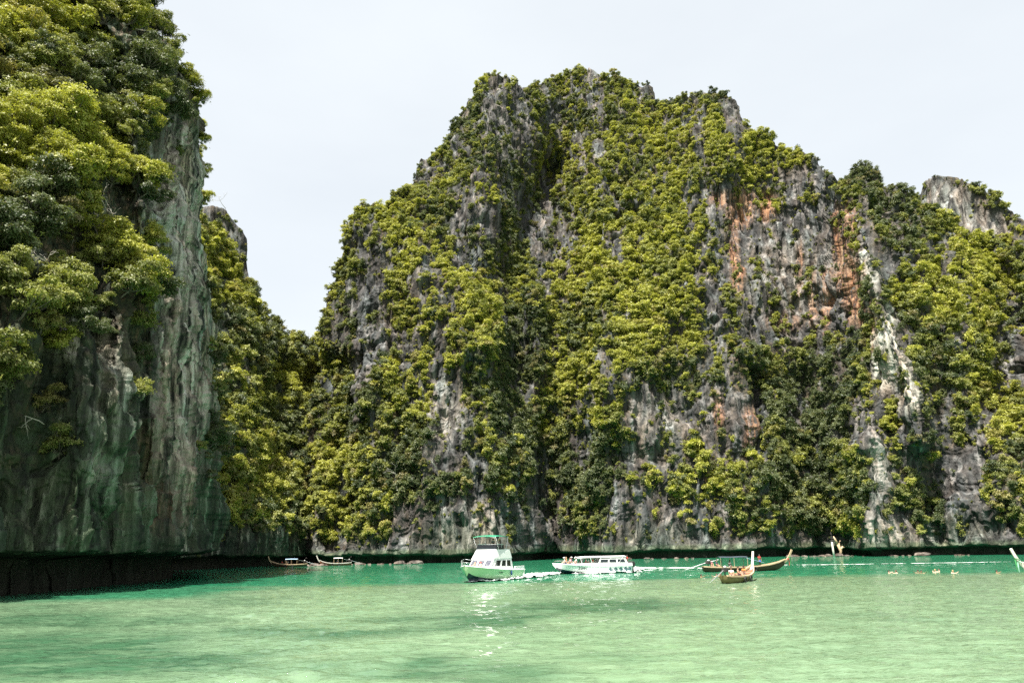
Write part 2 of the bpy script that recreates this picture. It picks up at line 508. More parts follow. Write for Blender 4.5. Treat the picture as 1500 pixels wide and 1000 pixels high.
PX, PY, V = grid_from_profile(px, top, Dw, 470)
SET = lerp_tab(px, [(432, 10), (470, 40), (560, 62), (700, 98), (850, 120), (1000, 108), (1100, 88), (1230, 66), (1345, 62), (1640, 70)])
D = Dw[None] + SET[None] * (.22 * V + .78 * V ** 2.1)
def groove(poly, w, amp):
    global D
    D = D + amp * np.exp(-(seg_dist(PX, PY, poly) / w) ** 2)
groove([(806, 815), (795, 700), (775, 600), (760, 520), (752, 430), (785, 330), (805, 260)], 34, 24)
groove([(560, 350), (640, 430), (690, 500)], 48, -13)
groove([(600, 560), (640, 600), (650, 700), (700, 800)], 60, -5)
groove([(885, 180), (862, 330), (870, 480), (900, 600)], 50, -10)
groove([(1000, 220), (960, 380), (955, 520)], 45, -9)
groove([(1120, 300), (1190, 390), (1180, 470)], 62, 15)
groove([(1228, 275), (1258, 370), (1296, 470), (1338, 580), (1350, 640)], 24, -13)
groove([(1215, 805), (1200, 670), (1180, 570)], 38, 13)
groove([(1480, 590), (1480, 470), (1450, 370)], 42, 18)
groove([(1108, 560), (1112, 660)], 18, 10)
groove([(1280, 800), (1268, 610)], 26, -9)
groove([(1385, 560), (1400, 700)], 30, 6)
groove([(490, 780), (500, 640), (490, 540)], 26, 14)
groove([(740, 130), (700, 230), (640, 330)], 40, -6)
groove([(830, 200), (770, 300), (720, 400)], 35, 9)
groove([(1040, 160), (1060, 260)], 30, -6)
rockm = blobs(PX, PY, [
    (650, 600, 42, 62), (640, 660, 30, 50, .9), (690, 768, 108, 46), (786, 735, 14, 70), (600, 780, 40, 40, .9),
    (538, 420, 16, 110, .75), (522, 560, 16, 70, .8), (640, 500, 10, 40, .8), (560, 470, 18, 60, .6),
    (735, 145, 34, 36, .85), (768, 210, 22, 50, .8), (800, 330, 40, 80, .68), (700, 330, 36, 70, .6), (745, 290, 30, 60, .7),
    (940, 130, 14, 20), (1076, 168, 18, 26), (875, 240, 12, 40, .6),
    (1175, 370, 95, 85), (1062, 300, 34, 34, .9), (1150, 465, 75, 45, .92), (1235, 410, 32, 90), (1290, 450, 24, 66),
    (1302, 515, 30, 60), (1332, 580, 18, 46), (1180, 270, 40, 26, .75), (1100, 400, 40, 80, .85), (1045, 440, 30, 50, .7),
    (962, 630, 56, 74), (1062, 630, 44, 64, .95), (930, 752, 62, 52, .86), (1015, 760, 52, 44, .85), (1108, 630, 18, 60),
    (1000, 700, 60, 40, .7), (895, 545, 8, 46, .9), (845, 640, 16, 50, .55),
    (1284, 690, 20, 92, .9), (1300, 782, 42, 26), (1250, 600, 16, 60, .7), (1345, 640, 24, 52, .85), (1400, 700, 48, 60, .82),
    (1418, 778, 52, 30), (1440, 640, 22, 60, .6), (1360, 600, 16, 40, .7), (1485, 520, 26, 80, .7)])
rockm = np.maximum(rockm, np.exp(-(seg_dist(PX, PY, [(1240, 300), (1262, 375), (1292, 455), (1312, 530), (1342, 600), (1350, 640)]) / 17) ** 2))
nz = fbm(np.stack([PX * .022, PY * .016, PX * 0], -1), 4, 77)
nf = fbm(np.stack([PX * .075, PY * .028, PX * 0], -1), 3, 78)
dens = np.clip(.86 - .86 * rockm + (nz - .5) * .7 + (nf - .5) * 1.9 + (fbm(np.stack([PX * .19, PY * .09, PX * 0], -1), 2, 79) - .5) * 1.3, 0.08, 1)
dens *= np.clip((water_row(px, Dw)[None] - 22 - PY) / 12, 0, 1)       # bare tidal notch
orange = blobs(PX, PY, [(1087, 302, 20, 26), (1126, 297, 13, 20), (1083, 385, 9, 46), (1236, 365, 17, 58), (1252, 425, 18, 48),
                        (1270, 478, 15, 42), (1190, 430, 7, 48, .8), (1208, 440, 6, 46, .7), (1172, 395, 5, 40, .6), (1053, 602, 8, 28, .7),
                        (1096, 632, 8, 36, .7), (1041, 692, 8, 18), (888, 200, 7, 18, .8), (1060, 290, 20, 12, .7), (1225, 330, 10, 30, .8), (1150, 470, 26, 14, .4)])
pale = blobs(PX, PY, [(1292, 512, 20, 56), (1305, 470, 14, 36), (1328, 560, 16, 40, .8), (640, 600, 40, 50, .28), (1160, 400, 60, 60, .18),
                      (690, 770, 60, 40, .25), (1285, 700, 14, 60, .4), (1300, 780, 40, 20, .55), (962, 620, 40, 60, .25)])
pale = np.maximum(pale, .85 * np.exp(-(seg_dist(PX, PY, [(1262, 375), (1288, 450), (1305, 525), (1338, 590)]) / 15) ** 2))
algae = blobs(PX, PY, [(690, 790, 80, 30, .35), (1405, 780, 50, 26, .3), (960, 790, 60, 25, .3)])
notchdark = np.clip((PY - (water_row(px, Dw)[None] - 24)) / 6, 0, 1)
stain = np.stack([orange, pale, np.maximum(algae, notchdark * .9)], -1)
MAIN = make_cliff('main_cliff', PX, PY, D, ROCK_MAIN, 1.0, 3.2, 2.7, stain, dens, 100, back_depth=110)

# ---- grey rock tower behind it on the right
px = np.linspace(1335, 1660, 150)
top = lerp_tab(px, [(1335, 300), (1350, 276), (1357, 264), (1376, 258), (1400, 258), (1426, 268), (1450, 281), (1475, 298), (1500, 320), (1560, 350), (1660, 390)]) + jag(px, 8, 8)
Dw = lerp_tab(px, [(1335, 345), (1400, 325), (1660, 300)])
PX, PY, V = grid_from_profile(px, top, Dw, 220)
D = Dw[None] + 35 * V ** 1.5 + 0 * PX
rk = blobs(PX, PY, [(1390, 300, 36, 30), (1440, 325, 36, 22, .9), (1368, 290, 12, 26)])
nz = fbm(np.stack([PX * .03, PY * .03, PX * 0], -1), 4, 177)
dens = np.clip(.75 - .72 * rk + (nz - .5) * 1.2, .08, 1) * (PY < 480)
stain = np.stack([PX * 0, rk * .3, PX * 0], -1)
TOWER = make_cliff('rear_cliff', PX, PY, D, ROCK_MAIN, .8, 4, 4.0, stain, dens, 300, back_depth=60)

# ---- wooded slope in the gap on the left, and the rock head above it
px = np.linspace(262, 520, 170)
top = lerp_tab(px, [(262, 250), (300, 310), (318, 335), (340, 372), (362, 405), (376, 430), (388, 452), (398, 462), (416, 481), (436, 492), (452, 500), (475, 520), (520, 560)]) + jag(px, 8, 14)
Dw = lerp_tab(px, [(262, 205), (320, 225), (380, 243), (440, 262), (520, 285)])
PX, PY, V = grid_from_profile(px, top, Dw, 300)
D = Dw[None] + lerp_tab(px, [(262, 80), (380, 85), (520, 70)])[None] * (.3 * V + .7 * V ** 1.8)
groove([(470, 820), (468, 700), (455, 560)], 30, 14)
groove([(352, 800), (360, 650), (350, 500)], 34, -9)
groove([(400, 560), (410, 700)], 26, 8)
rk = blobs(PX, PY, [(370, 795, 60, 18, .9), (352, 560, 8, 40, .6), (325, 470, 10, 30, .6), (450, 800, 50, 14, .6)])
nz = fbm(np.stack([PX * .03, PY * .03, PX * 0], -1), 4, 277)
dens = np.clip(1.0 - rk + (nz - .5) * .7, .02, 1) * np.clip((water_row(px, Dw)[None] - 26 - PY) / 10, 0, 1)
nd = np.clip((PY - (water_row(px, Dw)[None] - 24)) / 6, 0, 1)
stain = np.stack([PX * 0, PX * 0, np.maximum(.4, nd)], -1)
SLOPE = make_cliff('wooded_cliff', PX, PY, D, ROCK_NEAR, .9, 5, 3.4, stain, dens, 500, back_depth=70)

px = np.linspace(255, 372, 90)
top = lerp_tab(px, [(255, 330), (285, 304), (312, 300), (330, 306), (344, 320), (354, 338), (362, 351), (366, 375), (368, 420), (372, 560)]) + jag(px, 5, 15)
Dw = px * 0 + 385
PX, PY, V = grid_from_profile(px, top, Dw, 160)
D = Dw[None] + 25 * V + 0 * PX
nz = fbm(np.stack([PX * .05, PY * .05, PX * 0], -1), 4, 377)
dens = np.clip(.45 + (nz - .5) * 1.5, .02, 1) * (PY < 470)
HEAD = make_cliff('distant_cliff', PX, PY, D, ROCK_MAIN, .8, 3, 4, np.stack([PX * 0] * 3, -1), dens, 700, back_depth=60, side=(-14, 50))

# ---- the near cliff on the left, in shade
rows, cols = 520, 330
ycol = np.linspace(0, 1, rows)
EDGE = [(-260, 150), (-60, 172), (0, 196), (30, 232), (60, 262), (95, 284), (150, 290), (190, 287), (205, 287), (280, 290), (300, 298), (400, 306),
        (500, 311), (600, 316), (700, 320), (815, 319), (870, 318)]
u = np.linspace(0, 1, cols)
base_px = -260 + u * (318 + 260)
Dw = lerp_tab(base_px, [(-260, 80), (-100, 89), (0, 93.5), (120, 98), (196, 105), (216, 112), (262, 119), (300, 129), (318, 138)])
yw = water_row(base_px, Dw)
PY = yw[None] + (-120 - yw[None]) * ycol[:, None]
PX = -260 + u[None] * (lerp_tab(PY, EDGE) - 11 + jag(PY, 7, 19, .06) + 260)
hgt = np.clip((560 - PY) / 560, 0, 2)
face = np.clip((base_px - 205) / 30, 0, 1)[None]                    # 1 on the bare striped face
D = Dw[None] + hgt ** 1.35 * (34 * (1 - face) + 14 * face)
groove([(208, 700), (208, 560), (214, 420), (232, 300), (262, 190)], 13, 3)
groove([(175, 640), (188, 540), (192, 440)], 24, -3.5)
groove([(120, 500), (140, 620), (160, 720)], 40, -2.5)
groove([(250, 250), (262, 420), (250, 600)], 12, -1.2)
groove([(100, 420), (60, 640)], 28, 3)
groove([(20, 300), (120, 380)], 40, 4)
for q_ in ([(84, 478), (100, 520)], [(120, 500), (128, 530)], [(140, 675), (160, 705)]): groove(q_, 14, -1.0)
groove([(110, 180), (60, 320), (20, 470)], 46, -4)
groove([(180, 180), (200, 300)], 40, -3)
rk = blobs(PX, PY, [(262, 470, 44, 330), (150, 740, 240, 110), (140, 620, 120, 80), (-60, 740, 260, 110), (285, 240, 12, 60), (105, 500, 40, 46, .85), (175, 520, 26, 70, .9), (25, 370, 26, 30, .55), (216, 30, 14, 22, .7)])
nz = fbm(np.stack([PX * .02, PY * .02, PX * 0], -1), 4, 577)
dens = np.clip(1.0 - 1.06 * rk + (nz - .5) * .8, 0.006, 1)
dens = np.maximum(dens, blobs(PX, PY, [(18, 515, 50, 70, .95), (66, 597, 26, 9, .9), (25, 668, 40, 16, .5), (185, 470, 22, 26, .7), (150, 430, 60, 30, .9), (175, 500, 14, 14, .8), (60, 470, 120, 90, .55), (40, 610, 60, 60, .45), (130, 560, 90, 50, .3), (110, 660, 60, 40, .16)]))
dens *= (PY < 770)
nd = np.clip((PY - 806) / 8, 0, 1)
pale = blobs(PX, PY, [(92, 490, 20, 34), (175, 525, 22, 60, .35), (150, 690, 24, 28), (118, 600, 34, 40, .25), (262, 330, 38, 170, .95), (270, 560, 40, 190, .8), (268, 250, 14, 60, 1.0)])  # pale stripes, plus sunlit highlights painted on the small left-hand spots
rust = blobs(PX, PY, [(215, 690, 14, 60, .45), (235, 740, 36, 36, .4), (90, 720, 40, 30, .2)])
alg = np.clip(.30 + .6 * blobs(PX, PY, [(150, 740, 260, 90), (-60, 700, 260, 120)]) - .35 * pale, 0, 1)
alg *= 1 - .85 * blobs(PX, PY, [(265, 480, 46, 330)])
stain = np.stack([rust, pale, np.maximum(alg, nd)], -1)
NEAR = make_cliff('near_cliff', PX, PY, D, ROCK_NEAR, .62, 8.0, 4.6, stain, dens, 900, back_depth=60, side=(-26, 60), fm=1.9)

# ------------------------------------------------------------------ trees and bushes
LEAF = {'yellow': leaf_mat('leaves_yellow_green', (.21, .22, .036), (.47, .465, .10), .30),
        'mid': leaf_mat('leaves_mid_green', (.115, .135, .036), (.32, .33, .092), .28),
        'dark': leaf_mat('leaves_dark_green', (.045, .066, .028), (.16, .18, .072), .24)}
BARK = wood('grey_brown_bark', (.05, .042, .034), (.16, .14, .11), .85)

def crown_mesh(name, mat, seed, nleaf, leaf, lobes, flat=.5, droop=0.0, spread=.62):
    """unit crown: limbs carry lobes, lobes carry twig sprays, sprays carry leaves; returns mesh and lobe centres"""
    g = np.random.default_rng(seed)
    c0 = np.array([.45, 0, .72])
    L = []
    for i in range(lobes):
        a = 2 * math.pi * i * .381966 + g.uniform(-.5, .5)
        rr = spread * math.sqrt((i + .4) / lobes) * g.uniform(.7, 1.3)
        h = g.uniform(-.55, .42) + .30 * (1 - rr / spread)
        L.append((c0 + np.array([rr * math.cos(a), rr * math.sin(a), h - droop * g.uniform(0, 1)]), g.uniform(.17, .40)))
    w = np.array([l[1] ** 2 for l in L]); w /= w.sum()
    per = 9
    ns = nleaf // per
    pick = g.choice(lobes, ns, p=w)
    C = np.array([L[i][0] for i in pick]); Rr = np.array([L[i][1] for i in pick])
    d = g.normal(size=(ns, 3)); d /= np.linalg.norm(d, axis=1, keepdims=True)
    d[:, 2] = np.where(d[:, 2] < -.3, -d[:, 2] * g.uniform(0, 1, ns), d[:, 2])
    rad = Rr * (1 - .5 * g.random(ns) ** 2) * np.where(g.random(ns) < .16, g.uniform(1.1, 1.7, ns), 1)
    sp = C + d * rad[:, None] * np.array([1, 1, flat])
    if droop: sp[:, 2] -= droop * g.random(ns) ** 2 * .9
    sn = d * .8 + g.normal(size=(ns, 3)) * .4 + np.array([0, 0, .45])
    sn /= np.linalg.norm(sn, axis=1, keepdims=True)
    k = np.repeat(np.arange(ns), per); n = len(k)
    off = g.normal(size=(n, 3)) * leaf * 1.25
    off -= sn[k] * np.sum(off * sn[k], 1, keepdims=True) * .65
    pos = sp[k] + off
    nrm = sn[k] + g.normal(size=(n, 3)) * .38
    nrm /= np.linalg.norm(nrm, axis=1, keepdims=True)
    t = off + g.normal(size=(n, 3)) * leaf * .5
    t -= nrm * np.sum(t * nrm, 1, keepdims=True); t /= np.linalg.norm(t, axis=1, keepdims=True) + 1e-9
    b = np.cross(nrm, t)
    s = leaf * g.uniform(.6, 1.35, n)[:, None]
    V = np.stack([pos - t * s, pos - b * s * .5 + nrm * s * .08, pos + t * s - nrm * s * .22, pos + b * s * .5 + nrm * s * .08], 1).reshape(-1, 3)
    F = np.arange(n * 4).reshape(-1, 4)
    return np_mesh(name, V, F, mat), [l[0] for l in L]

def trunk_mesh(name, seed, tips, thick=.05):
    g = np.random.default_rng(seed); mb = MB()
    fork = np.array([.26, g.uniform(-.08, .08), .26])
    mb.tube([(-.16, 0, -.10), (.06, .02, .06), tuple(fork)], [thick * 1.5, thick * 1.15, thick], 6)
    for c in tips:
        midp = fork * .5 + np.array(c) * .5 + np.array([0, 0, -.07]) + g.normal(size=3) * .05
        mb.tube([tuple(fork), tuple(midp), tuple(np.array(c) + np.array([0, 0, .05]))], [thick * .7, thick * .45, thick * .14], 4)
    return mb.mesh(name, BARK, True)

KINDS = ('yellow', 'mid', 'dark')
NEAR_VAR, FAR_VAR = {}, {}
for ki, k in enumerate(KINDS):
    NEAR_VAR[k], FAR_VAR[k] = [], []
    for j in range(4):
        me, tips = crown_mesh('crown_leaves', LEAF[k], 40 + ki * 10 + j, (6600, 5600, 7400, 5000)[j], (.040, .045, .037, .048)[j], (17, 13, 22, 11)[j], (.72, .6, .8, .66)[j])
        NEAR_VAR[k].append((me, trunk_mesh('trunk_limbs', 40 + ki * 10 + j, tips, .034)))
    for j in range(5):
        me, tips = crown_mesh('crown_leaves', LEAF[k], 140 + ki * 10 + j, (900, 760, 1000, 820, 900)[j], (.10, .11, .092, .105, .10)[j], (10, 8, 13, 7, 7)[j],
                              (.75, .6, .85, .7, .8)[j], (0, 0, 0, 0, .9)[j], (.62, .66, .6, .62, .42)[j])
        FAR_VAR[k].append((me, trunk_mesh('trunk_limbs', 140 + ki * 10 + j, tips, .04)))

def scatter(sheet, n, r_lo, r_hi, seed, bright=(), xr=(-70, 1570), ymin=-90, power=2.2, big=(), dark=()):
    """candidate trees on a cliff: position, outward heading, radius, kind"""
    g = np.random.default_rng(seed)
    P, Nn, PX, PY, dn = (sheet[k] for k in ('P', 'N', 'PX', 'PY', 'dens'))
    a = P[1:, 1:] - P[:-1, :-1]; b = P[1:, :-1] - P[:-1, 1:]
    area = .5 * np.linalg.norm(np.cross(a, b), axis=-1)
    vis = np.sum(Nn * (CAM - P), -1)[:-1, :-1] > -8
    px_, py_ = PX[:-1, :-1], PY[:-1, :-1]
    w = area * dn[:-1, :-1] ** 1.7 * vis * (px_ > xr[0]) * (px_ < xr[1]) * (py_ > ymin)
    w = np.minimum(w, np.percentile(w[w > 0], 99.5)).ravel(); w /= w.sum()
    pick = g.choice(len(w), n, p=w)
    i, j = np.unravel_index(pick, px_.shape)
    pos = P[i, j] + (P[i + 1, j + 1] - P[i, j]) * g.random((n, 1))
    nh = Nn[i, j].copy(); ang = np.arctan2(nh[:, 1], nh[:, 0]) + g.normal(size=n) * .5
    q, y = PX[i, j], PY[i, j]
    r = r_lo + (r_hi - r_lo) * g.random(n) ** power
    r *= .5 + .5 * np.clip(dn[i, j], 0, 1)
    if len(big): r *= 1 + .5 * blobs(q, y, big)
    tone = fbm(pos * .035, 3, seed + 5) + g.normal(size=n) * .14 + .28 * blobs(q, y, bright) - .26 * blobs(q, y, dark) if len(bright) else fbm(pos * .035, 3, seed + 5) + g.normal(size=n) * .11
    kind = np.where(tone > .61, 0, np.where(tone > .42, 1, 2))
    return dict(pos=pos, ang=ang, r=r, kind=kind, var=g.integers(0, 1000, n), sheet=sheet['name'], q=q, y=y,
                size=r / np.linalg.norm(pos - CAM, axis=1), tilt=g.normal(size=n) * .16)

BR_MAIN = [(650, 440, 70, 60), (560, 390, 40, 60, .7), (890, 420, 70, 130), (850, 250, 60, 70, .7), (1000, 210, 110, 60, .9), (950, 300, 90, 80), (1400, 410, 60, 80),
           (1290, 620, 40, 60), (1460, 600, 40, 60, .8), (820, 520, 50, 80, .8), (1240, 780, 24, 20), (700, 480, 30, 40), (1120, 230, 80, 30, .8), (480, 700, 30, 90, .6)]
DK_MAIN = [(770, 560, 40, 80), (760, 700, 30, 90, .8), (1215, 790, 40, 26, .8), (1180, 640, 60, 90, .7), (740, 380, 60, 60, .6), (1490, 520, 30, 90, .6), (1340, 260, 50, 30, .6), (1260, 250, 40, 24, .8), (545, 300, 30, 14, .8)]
cands = [
    scatter(NEAR, 640, 1.2, 4.4, 21, [(90, 230, 120, 60), (70, 40, 90, 60, .8), (40, 500, 60, 80, .8), (270, 130, 50, 60, .9), (150, 380, 70, 50, .5)],
            dark=[(110, 130, 60, 40, .9), (40, 330, 60, 60, .7)], xr=(-150, 330), ymin=-140, power=1.6),
    scatter(MAIN, 23000, .5, 2.5, 22, BR_MAIN, dark=DK_MAIN, xr=(425, 1600), power=2.0, big=[(1220, 770, 50, 30), (900, 420, 120, 150, .5), (1400, 450, 80, 120, .5), (700, 480, 60, 60, .5), (1000, 690, 420, 90, .6), (560, 650, 90, 120, .6)]),
    scatter(SLOPE, 2600, 1.0, 3.6, 23, [(330, 400, 30, 60), (420, 560, 40, 30), (340, 700, 20, 60, .6)], dark=[(440, 700, 40, 80, .6)], xr=(285, 520), power=1.7),
    scatter(TOWER, 900, .7, 2.8, 24, xr=(1330, 1600)),
    scatter(HEAD, 130, 1.0, 3.0, 25, xr=(290, 372)),
]
_small = scatter(dict(MAIN, dens=np.clip(MAIN['dens'] * .45 + .22, 0, .6) * (MAIN['dens'] > 0)), 9000, .4, 1.3, 29, BR_MAIN, dark=DK_MAIN, xr=(425, 1600), power=1.6)
for k_ in list(cands[1]):
    if k_ != 'sheet': cands[1][k_] = np.concatenate([cands[1][k_], _small[k_]])
WORDS = {'yellow': 'yellow-green', 'mid': 'mid-green', 'dark': 'dark green'}
WHERE = {'near_cliff': ('clinging to the shaded near cliff beside the bare striped rock face', 'trees on the shaded near cliff'),
         'main_cliff': ('clinging to the tall sunlit main cliff', 'trees on the tall sunlit cliff'),
         'wooded_cliff': ('growing on the wooded slope in the gap between the cliffs', 'trees on the wooded slope in the gap'),
         'rear_cliff': ('growing on the grey rock tower behind the main cliff', 'trees on the rear tower'),
         'distant_cliff': ('growing on the distant rock head above the wooded slope', 'trees on the distant rock head')}
allsize = np.concatenate([np.where((c['q'] > -10) & (c['q'] < 1510) & (c['y'] > -15), c['size'], 0) for c in cands])
cut = np.sort(allsize)[-300]

def tree_label(c, i, k):
    q, z, r = c['q'][i], c['pos'][i][2], c['r'][i]
    how = 'large' if r > 3.0 else 'small' if r < 2.2 else 'medium-sized'
    s = c['sheet']
    if s == 'main_cliff':
        zone = ('on the corner buttress facing the gap' if q < 560 else 'above the bare grey face' if q < 735 else 'in the dark central gully' if q < 830 else
                'on the broad central spur' if q < 1030 else 'around the rust-stained wall' if q < 1335 else 'on the wooded shoulder under the grey tower')
        up = 'low' if z < 45 else 'halfway up' if z < 120 else 'high'
        where = f'{up} {zone}'
    elif s == 'near_cliff':
        up = 'low' if z < 34 else 'halfway up' if z < 58 else 'high'
        where = f"{up} on the near cliff, " + ('overhanging its bare striped face' if q > 195 else 'over its shaded rock wall' if z < 45 else 'in its dense upper thicket')
    elif s == 'wooded_cliff':
        where = ('low' if z < 40 else 'halfway up' if z < 90 else 'high') + ' on the wooded slope in the gap'
    else: where = WHERE[s][0]
    return f'{how} {WORDS[k]} bushy tree {where}', f'{how} {WORDS[k]} trees {where}'

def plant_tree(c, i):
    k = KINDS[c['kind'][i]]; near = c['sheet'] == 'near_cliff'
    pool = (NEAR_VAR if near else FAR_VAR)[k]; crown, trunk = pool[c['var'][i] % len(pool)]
    t = empty('cliff_tree', c['pos'][i], c['ang'][i])
    t.scale = (c['r'][i],) * 3; t.rotation_euler[1] = c['tilt'][i] * .6
    lab, grp = tree_label(c, i, k)
    tag(t, lab, 'tree', grp)
    link('crown', crown, t); link('trunk', trunk, t)

def sparse_foliage(c, keep):
    """the countless smaller bushes of one cliff as one mass"""
    n = int(keep.sum())
    if not n: return
    k = np.nonzero(keep)[0]
    me = bpy.data.meshes.new('bush_points'); me.vertices.add(n)
    me.vertices.foreach_set('co', c['pos'][k].astype(np.float32).ravel())
    def attr(nm, tp, key, arr):
        a = me.attributes.new(nm, tp, 'POINT'); a.data.foreach_set(key, arr.ravel())
    near = c['sheet'] == 'near_cliff'
    nv = 4 if near else 5
    attr('size', 'FLOAT', 'value', c['r'][k].astype(np.float32))
    attr('turn', 'FLOAT_VECTOR', 'vector', np.stack([0 * k, c['tilt'][k], c['ang'][k]], 1).astype(np.float32))
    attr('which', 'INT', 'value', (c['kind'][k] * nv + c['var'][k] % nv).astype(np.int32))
    o = link('cliff_foliage', me)
    tag(o, {'near_cliff': 'smaller bushes and creepers covering the shaded near cliff', 'main_cliff': 'countless small bushes covering the tall sunlit main cliff',
            'wooded_cliff': 'dense bushes covering the wooded slope in the gap', 'rear_cliff': 'sparse bushes on the grey rock tower behind',
            'distant_cliff': 'sparse bushes on the distant rock head'}[c['sheet']], 'foliage', kind='stuff')
    ng = bpy.data.node_groups.new('scatter_bushes', 'GeometryNodeTree')
    ng.interface.new_socket('Geometry', in_out='INPUT', socket_type='NodeSocketGeometry')
    ng.interface.new_socket('Geometry', in_out='OUTPUT', socket_type='NodeSocketGeometry')
    nd, ln = ng.nodes, ng.links
    gi, go = nd.new('NodeGroupInput'), nd.new('NodeGroupOutput')
    inst = nd.new('GeometryNodeInstanceOnPoints'); inst.inputs['Pick Instance'].default_value = True
    join = nd.new('GeometryNodeGeometryToInstance')
    srcs = []
    for kk in KINDS:
        for j in range(nv): srcs.append(SOURCE[(near, kk, j)])
    for s in reversed(srcs):
        oi = nd.new('GeometryNodeObjectInfo'); oi.inputs['Object'].default_value = s
        oi.transform_space = 'ORIGINAL'; oi.inputs['As Instance'].default_value = False
        ln.new(oi.outputs['Geometry'], join.inputs[0])
    def named(nm, tp):
        a = nd.new('GeometryNodeInputNamedAttribute'); a.data_type = tp; a.inputs['Name'].default_value = nm
        return a.outputs[0]
    ln.new(gi.outputs[0], inst.inputs['Points']); ln.new(join.outputs[0], inst.inputs['Instance'])
    ln.new(named('which', 'INT'), inst.inputs['Instance Index'])
    e2r = nd.new('FunctionNodeEulerToRotation'); ln.new(named('turn', 'FLOAT_VECTOR'), e2r.inputs[0])
    ln.new(e2r.outputs[0], inst.inputs['Rotation']); ln.new(named('size', 'FLOAT'), inst.inputs['Scale'])
    ln.new(inst.outputs[0], go.inputs[0])
    m = o.modifiers.new('scatter', 'NODES'); m.node_group = ng

for c in cands:
    c['single'] = (c['size'] >= cut) & (c['q'] > -10) & (c['q'] < 1510) & (c['y'] > -15)
    for i in np.nonzero(c['single'])[0]: plant_tree(c, i)
SOURCE = {}
for o in list(COL.objects):
    if o.name.startswith('crown') and o.type == 'MESH':
        for near, pool in ((True, NEAR_VAR), (False, FAR_VAR)):
            for kk in KINDS:
                for j, (cm, tm) in enumerate(pool[kk]):
                    if o.data is cm: SOURCE.setdefault((near, kk, j), o)
missing = [(near, kk, j) for near, pool in ((True, NEAR_VAR), (False, FAR_VAR)) for kk in KINDS for j in range(len(pool[kk])) if (near, kk, j) not in SOURCE]
for key in missing:      # fall back on a sibling crown that is in the scene
    alt = [k for k in SOURCE if k[0] == key[0] and k[1] == key[1]] or [k for k in SOURCE if k[0] == key[0]] or list(SOURCE)
    SOURCE[key] = SOURCE[alt[0]]
for c in cands: sparse_foliage(c, ~c['single'])
print('TREES', [(c['sheet'], int(c['single'].sum()), len(c['r'])) for c in cands], 'missing sources', missing)

# ------------------------------------------------------------------ the lagoon
def water_mat():
    m, n, l = mat_new('lagoon_water')
    out = n.new('ShaderNodeOutputMaterial'); b = n.new('ShaderNodeBsdfPrincipled')
    geo = n.new('ShaderNodeNewGeometry'); P = geo.outputs['Position']
    a = n.new('ShaderNodeAttribute'); a.attribute_name = 'bed'
    sep = n.new('ShaderNodeSeparateColor'); l.new(a.outputs['Color'], sep.inputs[0])
    fine = noise_at(n, l, P, (.35, 1.0, 1), .9, 6, .6, .6)
    sand = ramp(n, l, fine, [(0.3, (.112, .188, .104)), (0.5, (.130, .204, .117)), (0.7, (.150, .224, .132))])
    deep = ramp(n, l, fine, [(0.3, (.010, .115, .056)), (0.7, (.022, .175, .088))])
    weed_and_reflection = ramp(n, l, fine, [(0.3, (.016, .058, .030)), (0.7, (.045, .110, .056))])  # shared by weed patches and the painted dark cliff reflection
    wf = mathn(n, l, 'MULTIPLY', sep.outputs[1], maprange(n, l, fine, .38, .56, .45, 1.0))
    col = mixcol(n, l, wf, sand, weed_and_reflection)
    col = mixcol(n, l, sep.outputs[0], col, deep)
    l.new(col, b.inputs['Base Color'])
    b.inputs['IOR'].default_value = 1.333; b.inputs['Roughness'].default_value = .03
    w1 = noise_at(n, l, P, (.36, 1.0, 1), 2.2, 4, .62, .7)
    w2 = noise_at(n, l, P, (.7, 1.0, 1), 5.0, 3, .55, .5)
    h = mathn(n, l, 'ADD', mathn(n, l, 'MULTIPLY', w1, .17), mathn(n, l, 'MULTIPLY', w2, mathn(n, l, 'ADD', .02, mathn(n, l, 'MULTIPLY', sep.outputs[2], .07))))
    bp = n.new('ShaderNodeBump'); bp.inputs['Strength'].default_value = .8; bp.inputs['Distance'].default_value = 1.0
    l.new(h, bp.inputs['Height']); l.new(bp.outputs[0], b.inputs['Normal'])
    l.new(b.outputs[0], out.inputs['Surface'])
    return m

ang = np.concatenate([np.linspace(-180, -52, 40)[:-1], np.linspace(-52, 52, 430), np.linspace(52, 180, 40)[1:]])
rad = np.concatenate([[0.5], np.geomspace(9, 330, 520), np.geomspace(345, 3500, 16)])
A, RR = np.meshgrid(np.radians(ang), rad)
X, Y = RR * np.sin(A), RR * np.cos(A)
W = np.stack([X, Y, 0 * X], -1)
sw = ridged(np.stack([X * .30 + Y * .07, Y * .75, 0 * X], -1), 3, 61) * .08 + (ridged(np.stack([X * .42 - Y * .22, Y * 1.25, 0 * X], -1), 2, 62) - .4) * .10 + (ridged(np.stack([X * .9 + Y * .4, Y * 2.3, 0 * X], -1), 1, 64) - .4) * .05 + (fbm(np.stack([X * .10, Y * .2, 0 * X + 4], -1), 2, 63) - .5) * .10 - .06
W[..., 2] = sw * np.clip((200 - RR) / 120, 0, 1) * np.clip((RR - 2) / 4, 0, 1)
qx, qy = project(np.stack([X, np.maximum(Y, 3.0), 0 * X], -1))
front = Y > 3
ruffle = np.where(front, blobs(qx, qy, [(450, 940, 190, 60), (500, 885, 140, 22, .9), (430, 980, 200, 30), (600, 960, 140, 40, .7)]), .2) * np.clip((fbm(np.stack([X * .35, Y * .5, 0 * X], -1), 3, 69) - .3) * 3, 0, 1)
W[..., 2] += ruffle * (fbm(np.stack([X * .9 + Y * .2, Y * 1.5, 0 * X + 2], -1), 2, 71) - .5) * .22 * np.clip((120 - RR) / 60, 0, 1)
wob = (fbm(np.stack([X * .05, Y * .2, 0 * X], -1), 3, 66) - .5) * 10
